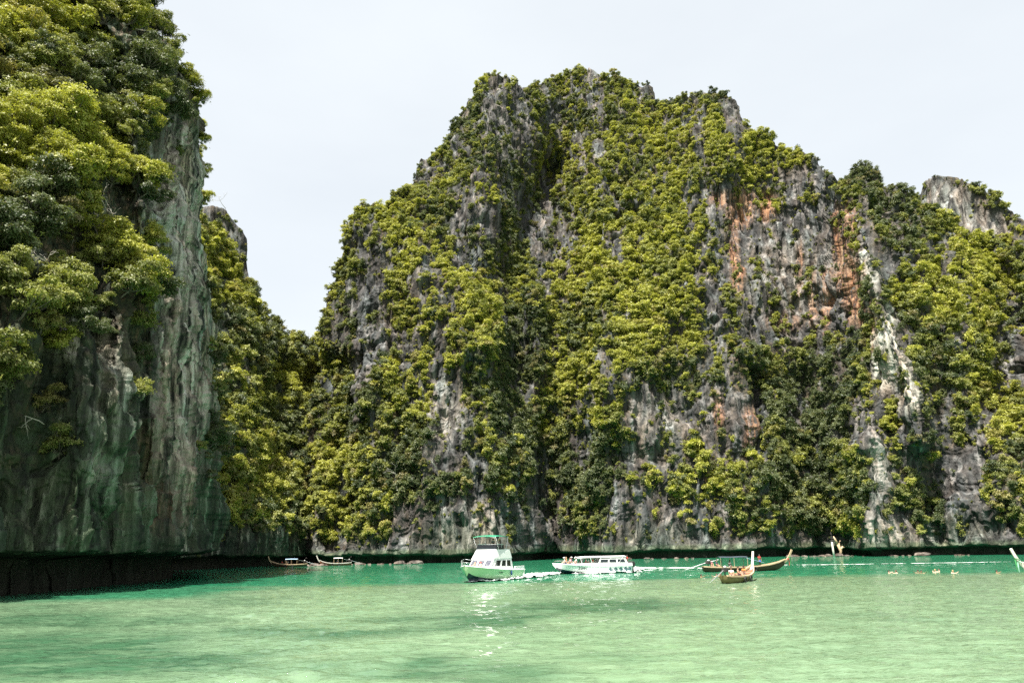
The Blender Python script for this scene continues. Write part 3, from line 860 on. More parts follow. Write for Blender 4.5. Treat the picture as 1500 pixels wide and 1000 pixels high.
deep = np.clip((Y - 95.5 - wob - .0005 * X * X) / 8.0 + .5, 0, 1)
deep = np.maximum(deep, np.clip((-X - 26 - wob) / 8, 0, 1) * np.clip((Y - 70) / 8, 0, 1) * .85)
rim = np.clip((Y - 236) / 6, 0, 1) * .0
wn_ = fbm(np.stack([X * .16, Y * .16, 0 * X], -1), 4, 67)
wide = fbm(np.stack([X * .06, Y * .05, 0 * X + 3], -1), 3, 68)
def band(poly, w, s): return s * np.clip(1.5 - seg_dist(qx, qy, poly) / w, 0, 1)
weed_and_reflection = np.where(front, np.maximum.reduce([band([(960, 885), (860, 890), (680, 908)], 9, .9), blobs(qx, qy, [(880, 888, 200, 11, .7)]), band([(760, 903), (560, 918), (330, 934)], 13, .9),
    blobs(qx, qy, [(120, 965, 330, 40, .85), (120, 908, 200, 12, .7), (40, 890, 80, 8, .5), (560, 975, 150, 20, .75), (700, 985, 130, 16, .6), (900, 962, 70, 7, .3),  # left patches paint the near cliff's dark reflection into the bed colour
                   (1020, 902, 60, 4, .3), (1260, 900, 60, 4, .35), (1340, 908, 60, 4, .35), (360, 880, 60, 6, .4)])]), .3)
weed_and_reflection = np.clip(weed_and_reflection * np.clip((wn_ - .24) * 4.5, 0, 1.2) + np.clip((wide - .62) * 2, 0, .25), 0, 1)
idx = np.arange(X.size).reshape(X.shape)
F = np.stack([idx[:-1, :-1], idx[:-1, 1:], idx[1:, 1:], idx[1:, :-1]], -1).reshape(-1, 4)[:, ::-1]
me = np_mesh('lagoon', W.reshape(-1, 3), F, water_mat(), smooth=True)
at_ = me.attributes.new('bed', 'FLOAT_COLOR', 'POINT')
at_.data.foreach_set('color', np.stack([deep, weed_and_reflection, ruffle, 1 + 0 * X], -1).astype(np.float32).ravel())
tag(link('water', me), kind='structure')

# ------------------------------------------------------------------ people
def skinned(verts, edges, mat, name, sub=2):
    """one continuous body grown from a joint skeleton: verts = [(x, y, z, rx, ry)]"""
    me = bpy.data.meshes.new(name); me.from_pydata([v[:3] for v in verts], edges, []); me.update()
    o = bpy.data.objects.new('tmp_body', me); COL.objects.link(o)
    o.modifiers.new('skin', 'SKIN'); s = o.modifiers.new('sub', 'SUBSURF'); s.levels = sub; s.render_levels = sub
    for i, v in enumerate(verts):
        sv = me.skin_vertices[0].data[i]; sv.radius = (v[3], v[4]); sv.use_root = (i == 0)
    dg = bpy.context.evaluated_depsgraph_get(); dg.update()
    out = bpy.data.meshes.new_from_object(o.evaluated_get(dg)); out.name = name
    bpy.data.objects.remove(o); bpy.data.meshes.remove(me)
    out.materials.clear(); out.materials.append(mat)
    out.polygons.foreach_set('use_smooth', [True] * len(out.polygons))
    return out

SKIN_T = {'tan': paint('skin_tan', (.42, .24, .15), .55, var=.06), 'fair': paint('skin_fair', (.62, .40, .30), .55, var=.06),
          'brown': paint('skin_brown', (.20, .10, .055), .55, var=.06)}
def J(pose):
    """joint positions facing +x; z = 0 is the ground (stand), the seat (sit) or the water line (swim)"""
    if pose == 'stand':
        pel, che, nek, hed = (0, 0, .94), (.01, 0, 1.28), (.0, 0, 1.47), (.02, 0, 1.62)
        legs = [[(0, s * .10, .90), (.03, s * .11, .50), (-.01, s * .12, .09), (.13, s * .14, .04)] for s in (1, -1)]
        arms = [[(0, .19, 1.40), (.04, .26, 1.12), (.16, .22, .90)], [(0, -.19, 1.40), (.02, -.25, 1.12), (.10, -.24, .86)]]
    elif pose == 'sit':
        pel, che, nek, hed = (0, 0, .12), (-.04, 0, .46), (-.03, 0, .66), (.0, 0, .81)
        legs = [[(.04, s * .10, .10), (.44, s * .13, .16), (.50, s * .13, -.26), (.62, s * .14, -.31)] for s in (1, -1)]
        arms = [[(-.03, s * .19, .58), (.08, s * .26, .34), (.28, s * .20, .22)] for s in (1, -1)]
    elif pose == 'recline':
        pel, che, nek, hed = (0, 0, .11), (-.26, 0, .28), (-.40, 0, .40), (-.47, 0, .53)
        legs = [[(.06, s * .10, .10), (.42, s * .12, .30 if s > 0 else .12), (.78, s * .12, .06), (.86, s * .13, .12)] for s in (1, -1)]
        arms = [[(-.32, s * .19, .36), (-.42, s * .28, .12), (-.24, s * .30, .04)] for s in (1, -1)]
    else:   # swim: chest deep, arms out on the surface
        pel, che, nek, hed = (-.12, 0, -.62), (-.03, 0, -.26), (0, 0, -.05), (.03, 0, .10)
        legs = [[(-.12, s * .1, -.66), (-.05, s * .13, -1.05), (-.25, s * .12, -1.42), (-.30, s * .13, -1.52)] for s in (1, -1)]
        arms = [[(-.02, s * .19, -.10), (.14, s * .34, -.10), (.36, s * .38, .0)] for s in (1, -1)]
    return pel, che, nek, hed, legs, arms

_pose_cache = {}
def body_meshes(pose, tone, top_on):
    key = (pose, tone, top_on)
    if key in _pose_cache: return _pose_cache[key]
    pel, che, nek, hed, legs, arms = J(pose)
    V = [(*pel, .15, .125)]; E = []
    def add(p, r, par, r2=None):
        V.append((*p, r, r2 or r)); E.append((par, len(V) - 1)); return len(V) - 1
    mid = tuple((a + b) / 2 for a, b in zip(pel, che))
    i_mid = add(mid, .135, 0, .105); i_che = add(che, .16, i_mid, .12)
    i_nek = add(nek, .058, i_che)
    up = Vector(hed) - Vector(nek); up.normalize()
    i_h1 = add(tuple(Vector(hed) - up * .03), .082, i_nek, .09)
    i_h2 = add(tuple(Vector(hed) + up * .07), .085, i_h1, .095)
    fw = Vector((1, 0, 0)) - up * up.x; fw.normalize()
    add(tuple(Vector(hed) + fw * .115), .014, i_h1)                   # nose
    for s in (1, -1): add(tuple(Vector(hed) + Vector((0, s * .095, 0))), .016, i_h1)   # ears
    for L in legs:
        a = add(L[0], .095, 0); b = add(L[1], .062, a); c = add(L[2], .04, b); add(L[3], .034, c)
    for A in arms:
        a = add(A[0], .055, i_che); b = add(A[1], .043, a); c = add(A[2], .03, b)
        d = (Vector(A[2]) - Vector(A[1])).normalized(); q = d.cross(Vector((0, 0, 1))).normalized(); n = d.cross(q)
        h = add(tuple(Vector(A[2]) + d * .07), .026, c)
        for k, ln in zip((-1.5, -.5, .5, 1.5), (.075, .09, .085, .065)):   # four fingers, bent
            p1 = Vector(A[2]) + d * (.075 + ln * .55) + q * k * .018
            f1 = add(tuple(p1), .009, h); add(tuple(p1 + d * ln * .4 - n * .022), .008, f1)
        add(tuple(Vector(A[2]) + d * .07 + q * .055), .010, c)           # thumb from the side of the palm
    body = skinned(V, E, SKIN_T[tone], 'body', 1)
    def cloth(nm, pts, edges, mat): return skinned(pts, edges, mat, nm, 1)
    g = .022
    shirt_p = [(*mid, .165, .14), (*che, .185, .145), (*tuple((Vector(che) * .3 + Vector(nek) * .7)), .10, .09)]
    shirt_e = [(0, 1), (1, 2)]
    for A in arms:
        sl = tuple(Vector(A[0]) * .45 + Vector(A[1]) * .55)
        k = len(shirt_p); shirt_p += [(*A[0], .08, .08), (*sl, .066, .066)]; shirt_e += [(1, k), (k, k + 1)]
    low_p = [(*pel, .175, .15), (*tuple(Vector(pel) * .6 + Vector(mid) * .4), .155, .13)]; low_e = [(0, 1)]
    for L in legs:
        kn = tuple(Vector(L[0]) * .35 + Vector(L[1]) * .65)
        k = len(low_p); low_p += [(*L[0], .115, .115), (*kn, .095, .095)]; low_e += [(0, k), (k, k + 1)]
    hair = MB(); c = Vector(hed) + up * .075 - fw * .022
    hair.ball(tuple(c), (.115, .108, .11), 12, 8)
    hair.ball(tuple(Vector(hed) - fw * .05 + up * .01), (.085, .1, .10), 10, 6)
    hat = MB(); hc = Vector(hed) + up * .12
    hat.ball(tuple(hc), (.12, .115, .10), 12, 8)
    hat.loft([[(hc.x + r * math.cos(w), hc.y + r * math.sin(w), hc.z + z) for w in [i * math.pi / 8 for i in range(16)]] for r, z in ((.11, .0), (.21, -.03), (.21, -.015), (.11, .02))], close=True, caps=False)
    _pose_cache[key] = (body, shirt_p, shirt_e, low_p, low_e, hair, hat)
    return _pose_cache[key]

_cloth_cache = {}
def person(label, pose, loc, rz, tone='tan', shirt=None, shorts=None, hair='dark', hat=None, group=None, extra=None):
    body, sp, se, lp, le, hr, ht = body_meshes(pose, tone, bool(shirt))
    t = empty('person', loc, rz)
    tag(t, label, 'person', group)
    link('body', body, t)
    def cl(nm, p, e, colname, col):
        k = (nm, pose, colname)
        if k not in _cloth_cache: _cloth_cache[k] = skinned(p, e, paint('cloth_' + colname, col, .85, var=.15, nscale=9), nm, 1)
        link(nm, _cloth_cache[k], t)
    if shirt: cl('shirt', sp, se, *shirt)
    if shorts: cl('shorts', lp, le, *shorts)
    if hat: ht.build('hat', paint('hat_' + hat[0], hat[1], .8), t, smooth=True)
    hr.build('hair', paint('hair_' + hair, {'dark': (.015, .012, .010), 'brown': (.07, .04, .02), 'fair': (.36, .24, .11)}[hair], .6), t, smooth=True)
    return t
RED, BLUE, WHITE, NAVY, PINK, ORANGE, GREY, TEAL = (('red', (.50, .05, .04)), ('blue', (.05, .15, .45)), ('white', (.78, .77, .74)), ('navy', (.02, .03, .09)),
    ('pink', (.70, .30, .36)), ('orange', (.72, .22, .05)), ('grey', (.25, .26, .28)), ('teal', (.05, .32, .33)))

# ------------------------------------------------------------------ boats: local x = forward, y = port, z = up, z = 0 at the water
WHITE_GEL = paint('white_gelcoat', (.80, .80, .78), .22, var=.03, coat=.4)
WATER_LIT_WHITE = paint('water_lit_white_gelcoat', (.52, .68, .42), .25, var=.04, coat=.4)  # white hull with green light from the water mixed into its colour
GLASS = paint('smoked_glass', (.012, .020, .022), .06, var=.2, coat=.5)
GLASS_L = paint('hazy_windscreen', (.09, .09, .12), .08, var=.2, coat=.5)
STEEL = paint('rail_steel', (.70, .71, .72), .25, metal=.8, var=.05)
RUBBER = paint('black_rubber', (.018, .018, .018), .6)
GREEN_CANVAS = paint('green_canvas', (.015, .26, .13), .75, var=.12)
NAVY_P = paint('navy_paint', (.008, .022, .035), .25, var=.1, coat=.3)
TEAL_P = paint('teal_paint', (.01, .10, .12), .3, var=.1)
WOOD_D = wood('dark_oiled_planks', (.040, .018, .010), (.11, .052, .026))
WOOD_L = wood('pale_varnished_wood', (.42, .27, .15), (.66, .50, .34))
WOOD_R = wood('red_brown_wood', (.16, .055, .028), (.30, .12, .06))
WOOD_W = wood('weathered_white_wood', (.55, .50, .43), (.78, .74, .68))
CANVAS_B = paint('pale_blue_canvas', (.36, .52, .70), .8, var=.15)
CANVAS_BB = paint('bright_blue_tarp', (.06, .22, .55), .7, var=.15)
CANVAS_D = paint('dark_canvas', (.03, .045, .06), .8, var=.2)
CANVAS_W = paint('white_canvas', (.76, .75, .72), .75, var=.08)
ENGINE = paint('oily_engine_iron', (.05, .042, .036), .5, metal=.5, var=.4)

def hull_sections(st):
    """stations (x, keel_z, chine_y, chine_z, sheer_y, sheer_z) -> ring from port sheer under the keel to starboard sheer"""
    out = []
    for x, kz, cy, cz, sy, sz in st:
        half = [(sy, sz), (sy * .55 + cy * .45, sz * .5 + cz * .5 - .03), (cy, cz), (cy * .5, kz * .55 + cz * .45), (0, kz)]
        out.append([(x, y, z) for y, z in half] + [(x, -y, z) for y, z in reversed(half[:-1])])
    return out
def refine(st, n):
    st = np.array(st, float); xs = np.linspace(st[0, 0], st[-1, 0], n)
    s = np.cumsum(np.r_[0, np.hypot(np.diff(st[:, 0]), np.diff(st[:, 5]))])
    from math import isnan
    res = []
    for x in xs:                      # smooth Catmull-Rom style interpolation by cosine-blended linear pieces
        i = int(np.clip(np.searchsorted(st[:, 0], x) - 1, 0, len(st) - 2))
        t = (x - st[i, 0]) / (st[i + 1, 0] - st[i, 0])
        p0 = st[max(i - 1, 0)]; p1 = st[i]; p2 = st[i + 1]; p3 = st[min(i + 2, len(st) - 1)]
        q = .5 * ((2 * p1) + (-p0 + p2) * t + (2 * p0 - 5 * p1 + 4 * p2 - p3) * t ** 2 + (-p0 + 3 * p1 - 3 * p2 + p3) * t ** 3)
        q[0] = x; res.append(q)
    return res
def quad_panel(c00, c10, c11, c01, inset, thick, off=.012):
    """a thin pane lying just proud of a four-cornered face, inset = (u0, u1, v0, v1) fractions"""
    c = [Vector(p) for p in (c00, c10, c11, c01)]
    f = lambda u, v: (c[0] * (1 - u) + c[1] * u) * (1 - v) + (c[3] * (1 - u) + c[2] * u) * v
    u0, u1, v0, v1 = inset; q = [f(u0, v0), f(u1, v0), f(u1, v1), f(u0, v1)]
    n = (q[1] - q[0]).cross(q[3] - q[0]).normalized()
    return [p + n * (off - thick) for p in q], [p + n * off for p in q]

def framed_window(parent, corners, inset, glass=None):
    lo, hi = quad_panel(*corners, inset, .03, .014)
    w = MB().hexa([*lo, *hi]).build('window', glass or GLASS, parent)
    u0, u1, v0, v1 = inset; du, dv = (u1 - u0) * .07, (v1 - v0) * .09
    fr = MB()
    for a in ((u0 - du, u1 + du, v0 - dv, v0), (u0 - du, u1 + du, v1, v1 + dv), (u0 - du, u0, v0, v1), (u1, u1 + du, v0, v1)):
        l2, h2 = quad_panel(*corners, a, .03, .03); fr.hexa([*l2, *h2])
    fr.build('frame', WHITE_GEL, w)
    return w

def cruiser(loc, rz):
    t = empty('motor_cruiser', loc, rz)
    tag(t, 'white flybridge cruiser with water-lit green hull and green sunshade, trailing a foaming wake', 'boat')
    st = [(-5.7, -.45, 1.75, .02, 1.95, 1.15), (-3, -.5, 1.85, .05, 2.05, 1.18), (0, -.5, 1.75, .15, 2.08, 1.30), (2.6, -.42, 1.35, .35, 1.9, 1.48), (4.4, -.1, .72, .65, 1.35, 1.66), (5.4, .55, .28, 1.05, .72, 1.8), (5.95, 1.55, .03, 1.66, .08, 1.92)]
    rs = refine(st, 26)
    MB().loft(hull_sections(rs)).build('hull', WATER_LIT_WHITE, t, smooth=True)
    bt = MB()
    secs = [[(x, cy * f + .012 * (f > 0), z) for f, z in ((1.01, cz - .02), (.5, kz * .55 + cz * .45 - .02), (0, kz - .02), )] + [(x, -cy * .5, kz * .55 + cz * .45 - .02), (x, -cy * 1.01 - .012, cz - .02)] for x, kz, cy, cz, sy, sz in rs[:-1]]
    bt.loft(secs, caps=False).build('bottom_paint', NAVY_P, t, smooth=True)
    MB().loft([[(x, sy * .97, sz + .0), (x, sy * .97, sz + .05), (x, 0, sz + .11), (x, -sy * .97, sz + .05), (x, -sy * .97, sz)] for x, kz, cy, cz, sy, sz in rs], close=True).build('deck', WHITE_GEL, t)
    for s in (1, -1):
        MB().tube([(x, s * (sy + .02), sz + .02) for x, kz, cy, cz, sy, sz in rs], .055, 6).build('rubbing_strake', WHITE_GEL, t, smooth=True)
    # bow rail, each stanchion its own part
    rail = [(x, sy * .94, sz) for x, kz, cy, cz, sy, sz in refine(st, 40) if x > 1.7]
    for s in (1, -1):
        MB().tube([(x, s * y, z + .78) for x, y, z in rail], .028, 6).build('bow_rail', STEEL, t, smooth=True)
        MB().tube([(x, s * y, z + .42) for x, y, z in rail], .018, 5).build('bow_rail', STEEL, t, smooth=True)
        for k in range(0, len(rail), 3):
            x, y, z = rail[k]; MB().tube([(x, s * y, z), (x + .05, s * y, z + .79)], .022, 5).build('stanchion', STEEL, t)
    # deckhouse
    b = [(-2.9, 1.72, 1.28), (2.75, 1.45, 1.5)]; zt = 2.62
    Bq = {'bl': (-2.9, 1.74, 1.24), 'fl': (2.75, 1.42, 1.5), 'fr': (2.75, -1.42, 1.5), 'br': (-2.9, -1.74, 1.24)}
    Tq = {'bl': (-2.65, 1.62, zt), 'fl': (1.55, 1.42, zt), 'fr': (1.55, -1.42, zt), 'br': (-2.65, -1.62, zt)}
    cab = MB().hexa([Bq['br'], Bq['fr'], Bq['fl'], Bq['bl'], Tq['br'], Tq['fr'], Tq['fl'], Tq['bl']]).build('deckhouse', WHITE_GEL, t, bevel=.05)
    front = (Bq['fl'], Bq['fr'], Tq['fr'], Tq['fl'])
    front = (Bq['fr'], Bq['fl'], Tq['fl'], Tq['fr'])
    for u0, u1 in ((.05, .32), (.37, .64), (.69, .95)): framed_window(t, front, (u0, u1, .26, .86), GLASS_L)
    port = (Bq['fl'], Bq['bl'], Tq['bl'], Tq['fl']); star = (Bq['br'], Bq['fr'], Tq['fr'], Tq['br'])
    for u0, u1 in ((.16, .40), (.46, .66), (.71, .90)): framed_window(t, port, (u0, u1, .30, .86))
    for u0, u1 in ((.10, .29), (.34, .54), (.60, .84)): framed_window(t, star, (u0, u1, .30, .86))
    # flybridge coaming, raked
    fb = MB().hexa([(-2.8, -1.66, zt - .02), (1.75, -1.48, zt - .02), (1.75, 1.48, zt - .02), (-2.8, 1.66, zt - .02), (-2.45, -1.5, 3.82), (.75, -1.30, 3.82), (.75, 1.30, 3.82), (-2.45, 1.5, 3.82)])
    fb.build('flybridge', WHITE_GEL, t, bevel=.08)
    for nm, V in (('windscreen', [(.72, -1.28, 3.8), (.78, -1.28, 3.8), (.78, 1.28, 3.8), (.72, 1.28, 3.8), (.48, -1.22, 4.38), (.54, -1.22, 4.38), (.54, 1.22, 4.38), (.48, 1.22, 4.38)]),
                  ('windscreen', [(-1.0, 1.40, 3.8), (.70, 1.28, 3.8), (.70, 1.33, 3.8), (-1.0, 1.45, 3.8), (-1.0, 1.34, 4.34), (.46, 1.22, 4.38), (.46, 1.27, 4.38), (-1.0, 1.39, 4.34)]),
                  ('windscreen', [(-1.0, -1.45, 3.8), (.70, -1.33, 3.8), (.70, -1.28, 3.8), (-1.0, -1.40, 3.8), (-1.0, -1.39, 4.34), (.46, -1.27, 4.38), (.46, -1.22, 4.38), (-1.0, -1.34, 4.34)])):
        MB().hexa(V).build(nm, TEAL_P if nm == 'x' else GLASS, t)
    MB().tube([(-1.0, 1.38, 4.38), (.5, 1.25, 4.42), (.55, 0, 4.42), (.5, -1.25, 4.42), (-1.0, -1.38, 4.38)], .035, 6).build('windscreen_rim', STEEL, t)
    MB().box((.15, 0, 4.02), (.5, 1.0, .5), .8).build('helm_console', WHITE_GEL, t, bevel=.04)
    MB().box((-.75, 0, 4.0), (.5, 1.2, .42)).build('helm_seat', CANVAS_W, t, bevel=.05)
    # bimini
    arc = lambda x, k=0: [(x, y, 5.34 + .22 * math.cos(y / 1.5 * 1.25) - .05 * ((x + .45) / 1.75) ** 2 - .16 * max(0, (abs(x + .45) - 1.3)) + k) for y in np.linspace(-1.45, 1.45, 13)]
    xs = np.linspace(-2.2, 1.3, 9)
    cn = MB(); cn.loft([arc(x) + [(p[0], p[1], p[2] - .03) for p in reversed(arc(x))] for x in xs], close=True)
    cn.build('bimini_canopy', GREEN_CANVAS, t, smooth=False)
    for x, xb in ((1.25, .3), (-.4, -.45), (-2.1, -1.6)):
        for s in (1, -1):
            MB().tube([(xb, s * 1.36, 3.8), (x * .6 + xb * .4, s * 1.47, 4.7), (x, s * 1.43, 5.38)], .024, 5).build('canopy_pole', STEEL, t)
        MB().tube(arc(x, -.05), .022, 5).build('canopy_bow', STEEL, t)
    # aft deck: rails, ladder, platform
    for s in (1, -1):
        MB().tube([(-2.5, s * 1.5, 3.82), (-2.55, s * 1.52, 4.3), (-1.2, s * 1.42, 4.32)], .024, 5).build('flybridge_rail', STEEL, t)
    for y in (.5, .9): MB().tube([(-3.3, y, 1.3), (-2.75, y, 3.9)], .022, 5).build('ladder_rail', STEEL, t)
    for k in range(6):
        f = (k + .7) / 7; MB().tube([(-3.3 + .55 * f, .5, 1.3 + 2.6 * f), (-3.3 + .55 * f, .9, 1.3 + 2.6 * f)], .018, 5).build('ladder_rung', STEEL, t)
    MB().box((-6.0, 0, .28), (.7, 3.2, .09)).build('swim_platform', WHITE_GEL, t, bevel=.02)
    for s in (1, -1): MB().box((-4.3, s * 1.86, 1.42), (2.7, .12, .42)).build('bulwark', WHITE_GEL, t, bevel=.03)
    MB().box((-3.4, 0, 1.62), (.9, 1.3, .55)).build('engine_box', WHITE_GEL, t, bevel=.04)
    for s in (1, -1):
        MB().ball((-1.5, s * 2.12, .85), (.13, .13, .33), 8, 6).build('fender', paint('blue_fender', (.03, .08, .22), .5), t, smooth=True)
    # small dark lettering strokes on the port bow
    for k, (dx, h) in enumerate(((0, .16), (.16, .10), (.30, .15), (.46, .09), (.62, .13), (.80, .10))):
        MB().box((1.35 - dx, 2.005 + .02 * k * .3, .98), (.08, .03, h)).build('lettering', NAVY_P, t)
    MB().tube([(5.6, 0, 1.95), (6.1, 0, 1.98)], .06, 6).build('anchor_roller', STEEL, t)
    return t

def speedboat(loc, rz):
    t = empty('speedboat', loc, rz)
    tag(t, 'long white speedboat packed with passengers, white hardtop and dark diamond pattern on its hull', 'boat')
    st = [(-6, -.4, 1.15, .0, 1.5, 1.05), (-3, -.45, 1.15, .02, 1.6, 1.08), (0, -.42, 1.05, .12, 1.62, 1.15), (2.5, -.3, .85, .32, 1.5, 1.28), (4.4, .05, .62, .6, 1.15, 1.42), (5.6, .65, .22, .95, .62, 1.52), (6.25, 1.35, .03, 1.42, .06, 1.56)]
    rs = refine(st, 26)
    MB().loft(hull_sections(rs)).build('hull', WHITE_GEL, t, smooth=True)
    for s in (1, -1):
        lo = [(x, s * (cy + .012), cz + .02) for x, kz, cy, cz, sy, sz in rs[:-1]]; hi = [(x, s * (cy * .82 + sy * .18 + .014), cz * .80 + sz * .20) for x, kz, cy, cz, sy, sz in rs[:-1]]
        m = MB(); k = len(lo); m.add(lo + hi, [(i, i + 1, k + i + 1, k + i) if s > 0 else (k + i, k + i + 1, i + 1, i) for i in range(k - 1)]); m.build('hull_stripe', NAVY_P, t)
        MB().tube([(x, s * (sy + .02), sz) for x, kz, cy, cz, sy, sz in rs], .06, 6).build('rubbing_strake', WHITE_GEL, t, smooth=True)
        # coaming above the sheer
        MB().loft([[(x, s * sy * .98, sz), (x, s * (sy - .12), sz + h), (x, s * (sy - .2), sz + h), (x, s * (sy - .2), sz)] for (x, kz, cy, cz, sy, sz), h in zip(rs[:21], [.42] * 13 + list(np.linspace(.42, .12, 8)))], close=True).build('coaming', WHITE_GEL, t)
    MB().loft([[(x, sy * .93, sz - .22), (x, 0, sz - .18), (x, -sy * .93, sz - .22)] for x, kz, cy, cz, sy, sz in rs[:22]], caps=False).build('deck', WHITE_GEL, t)
    MB().loft([[(x, sy * .97, sz + .0), (x, 0, sz + .10), (x, -sy * .97, sz + .0)] for x, kz, cy, cz, sy, sz in rs[20:]], caps=False).build('foredeck', WHITE_GEL, t)
    bp = MB(); secs = [[(x, cy * 1.01, cz - .01), (x, cy * .5, kz * .55 + cz * .45 - .02), (x, 0, kz - .02), (x, -cy * .5, kz * .55 + cz * .45 - .02), (x, -cy * 1.01, cz - .01)] for x, kz, cy, cz, sy, sz in rs[:-1]]
    bp.loft(secs, caps=False).build('bottom_paint', NAVY_P, t, smooth=True)
    # hardtop
    xs = np.linspace(-5.1, 2.5, 11)
    arc = lambda x: [(x, y, 2.42 + .14 * math.cos(y) - .012 * max(0, x - 1.2) ** 2 * 5) for y in np.linspace(-1.4, 1.4, 9)]
    MB().loft([arc(x) + [(p[0], p[1] * .99, p[2] - .13) for p in reversed(arc(x))] for x in xs], close=True).build('hardtop', CANVAS_W, t)
    for s in (1, -1):
        for x, dx in ((2.2, .3), (.6, .25), (-1.0, .2), (-2.6, .2), (-4.6, -.8)):
            MB().tube([(x - dx, s * 1.42, 1.45), (x, s * 1.34, 2.38)], .035, 6).build('hardtop_post', WHITE_GEL, t)
        base = (( -.6, s * 1.47, 1.50), (-5.3, s * 1.40, 1.46), (-5.0, s * 1.36, 2.16), (-.9, s * 1.40, 2.16))
        if s < 0: base = (base[1], base[0], base[3], base[2])
        MB().hexa([*quad_panel(*base, (0, 1, 0, 1), .03, 0.0)[0], *quad_panel(*base, (0, 1, 0, 1), .03, .0)[1]]).build('side_screen', WHITE_GEL, t)
        for u0, u1 in ((.05, .32), (.37, .62), (.67, .93)):
            lo, hi = quad_panel(*base, (u0, u1, .15, .85), .02, .02); MB().hexa([*lo, *hi]).build('window', GLASS, t)
        # diamonds of dark bars
        for k in range(4):
            dm = MB(); cx = -2.6 - k * .82
            for j in range(-3, 4):
                hh = .34 * (1 - abs(j) / 4.2)
                z0 = .55; y = lambda z: s * (1.15 + .42 * (z / 1.06)) + s * .05
                a = (cx + j * .095, z0 - hh + .1 * j * .2); b_ = (cx + j * .095 + .06, z0 + hh + .1 * j * .2)
                dm.hexa([(a[0], y(a[1]) - s * .05, a[1]), (a[0] + .07, y(a[1]) - s * .05, a[1]), (a[0] + .07, y(a[1]), a[1]), (a[0], y(a[1]), a[1]),
                         (b_[0], y(b_[1]) - s * .05, b_[1]), (b_[0] + .07, y(b_[1]) - s * .05, b_[1]), (b_[0] + .07, y(b_[1]), b_[1]), (b_[0], y(b_[1]), b_[1])])
            dm.build('diamond_pattern', TEAL_P, t)
        MB().hexa([(-5.75, s * 1.2, .36), (-5.35, s * 1.2, .36), (-5.35, s * 1.34, .36), (-5.75, s * 1.34, .36), (-5.75, s * 1.46, .78), (-5.35, s * 1.46, .78), (-5.35, s * 1.60, .78), (-5.75, s * 1.60, .78)]).build('hull_badge', TEAL_P, t)
    # script name on the port side, as far as it can be read
    cu = bpy.data.curves.new('name_script', 'FONT'); cu.body = 'Lover gal'; cu.size = .78; cu.extrude = .012; cu.shear = .35
    to = bpy.data.objects.new('tmp_text', cu); COL.objects.link(to)
    dg = bpy.context.evaluated_depsgraph_get(); dg.update()
    tm = bpy.data.meshes.new_from_object(to.evaluated_get(dg)); bpy.data.objects.remove(to)
    tm.materials.clear(); tm.materials.append(NAVY_P)
    lo = link('name_script', tm, t); lo.matrix_local = Matrix.Translation((2.6, 1.36, .62)) @ Matrix.Rotation(R(184), 4, 'Z') @ Matrix.Rotation(R(118), 4, 'X')
    for y in (-.75, 0, .75):
        e = MB(); e.loft([[(-6.35 + dx * a, y + .2 * b, z) for a, b in ((1, 1), (-1, 1), (-1, -1), (1, -1))] for dx, z in ((.20, 1.0), (.30, 1.15), (.30, 1.5), (.16, 1.68))], close=True).build('outboard_motor', RUBBER, t, bevel=.04)
        MB().box((-6.3, y, .45), (.22, .16, 1.15)).build('outboard_leg', ENGINE, t)
    for x in (-4.2, -3.0, -1.8, -.6):
        for s in (1, -1): MB().box((x, s * .85, 1.18), (.5, .9, .42)).build('bench_seat', CANVAS_W, t, bevel=.03)
    MB().hexa([(1.9, -1.2, 1.5), (2.0, -1.2, 1.5), (2.0, 1.2, 1.5), (1.9, 1.2, 1.5), (1.5, -1.1, 2.2), (1.56, -1.1, 2.2), (1.56, 1.1, 2.2), (1.5, 1.1, 2.2)]).build('windscreen', GLASS_L, t)
    MB().box((3.1, 0, 1.32), (1.6, 1.7, .3)).build('bow_cushion', CANVAS_W, t, bevel=.05)
    for s in (1, -1): MB().tube([(2.6, s * 1.35, 1.4), (3.0, s * 1.35, 1.8), (4.6, s * .98, 1.95), (5.7, s * .45, 1.95), (6.0, 0, 1.93)], .025, 5).build('bow_rail', STEEL, t)
    return t

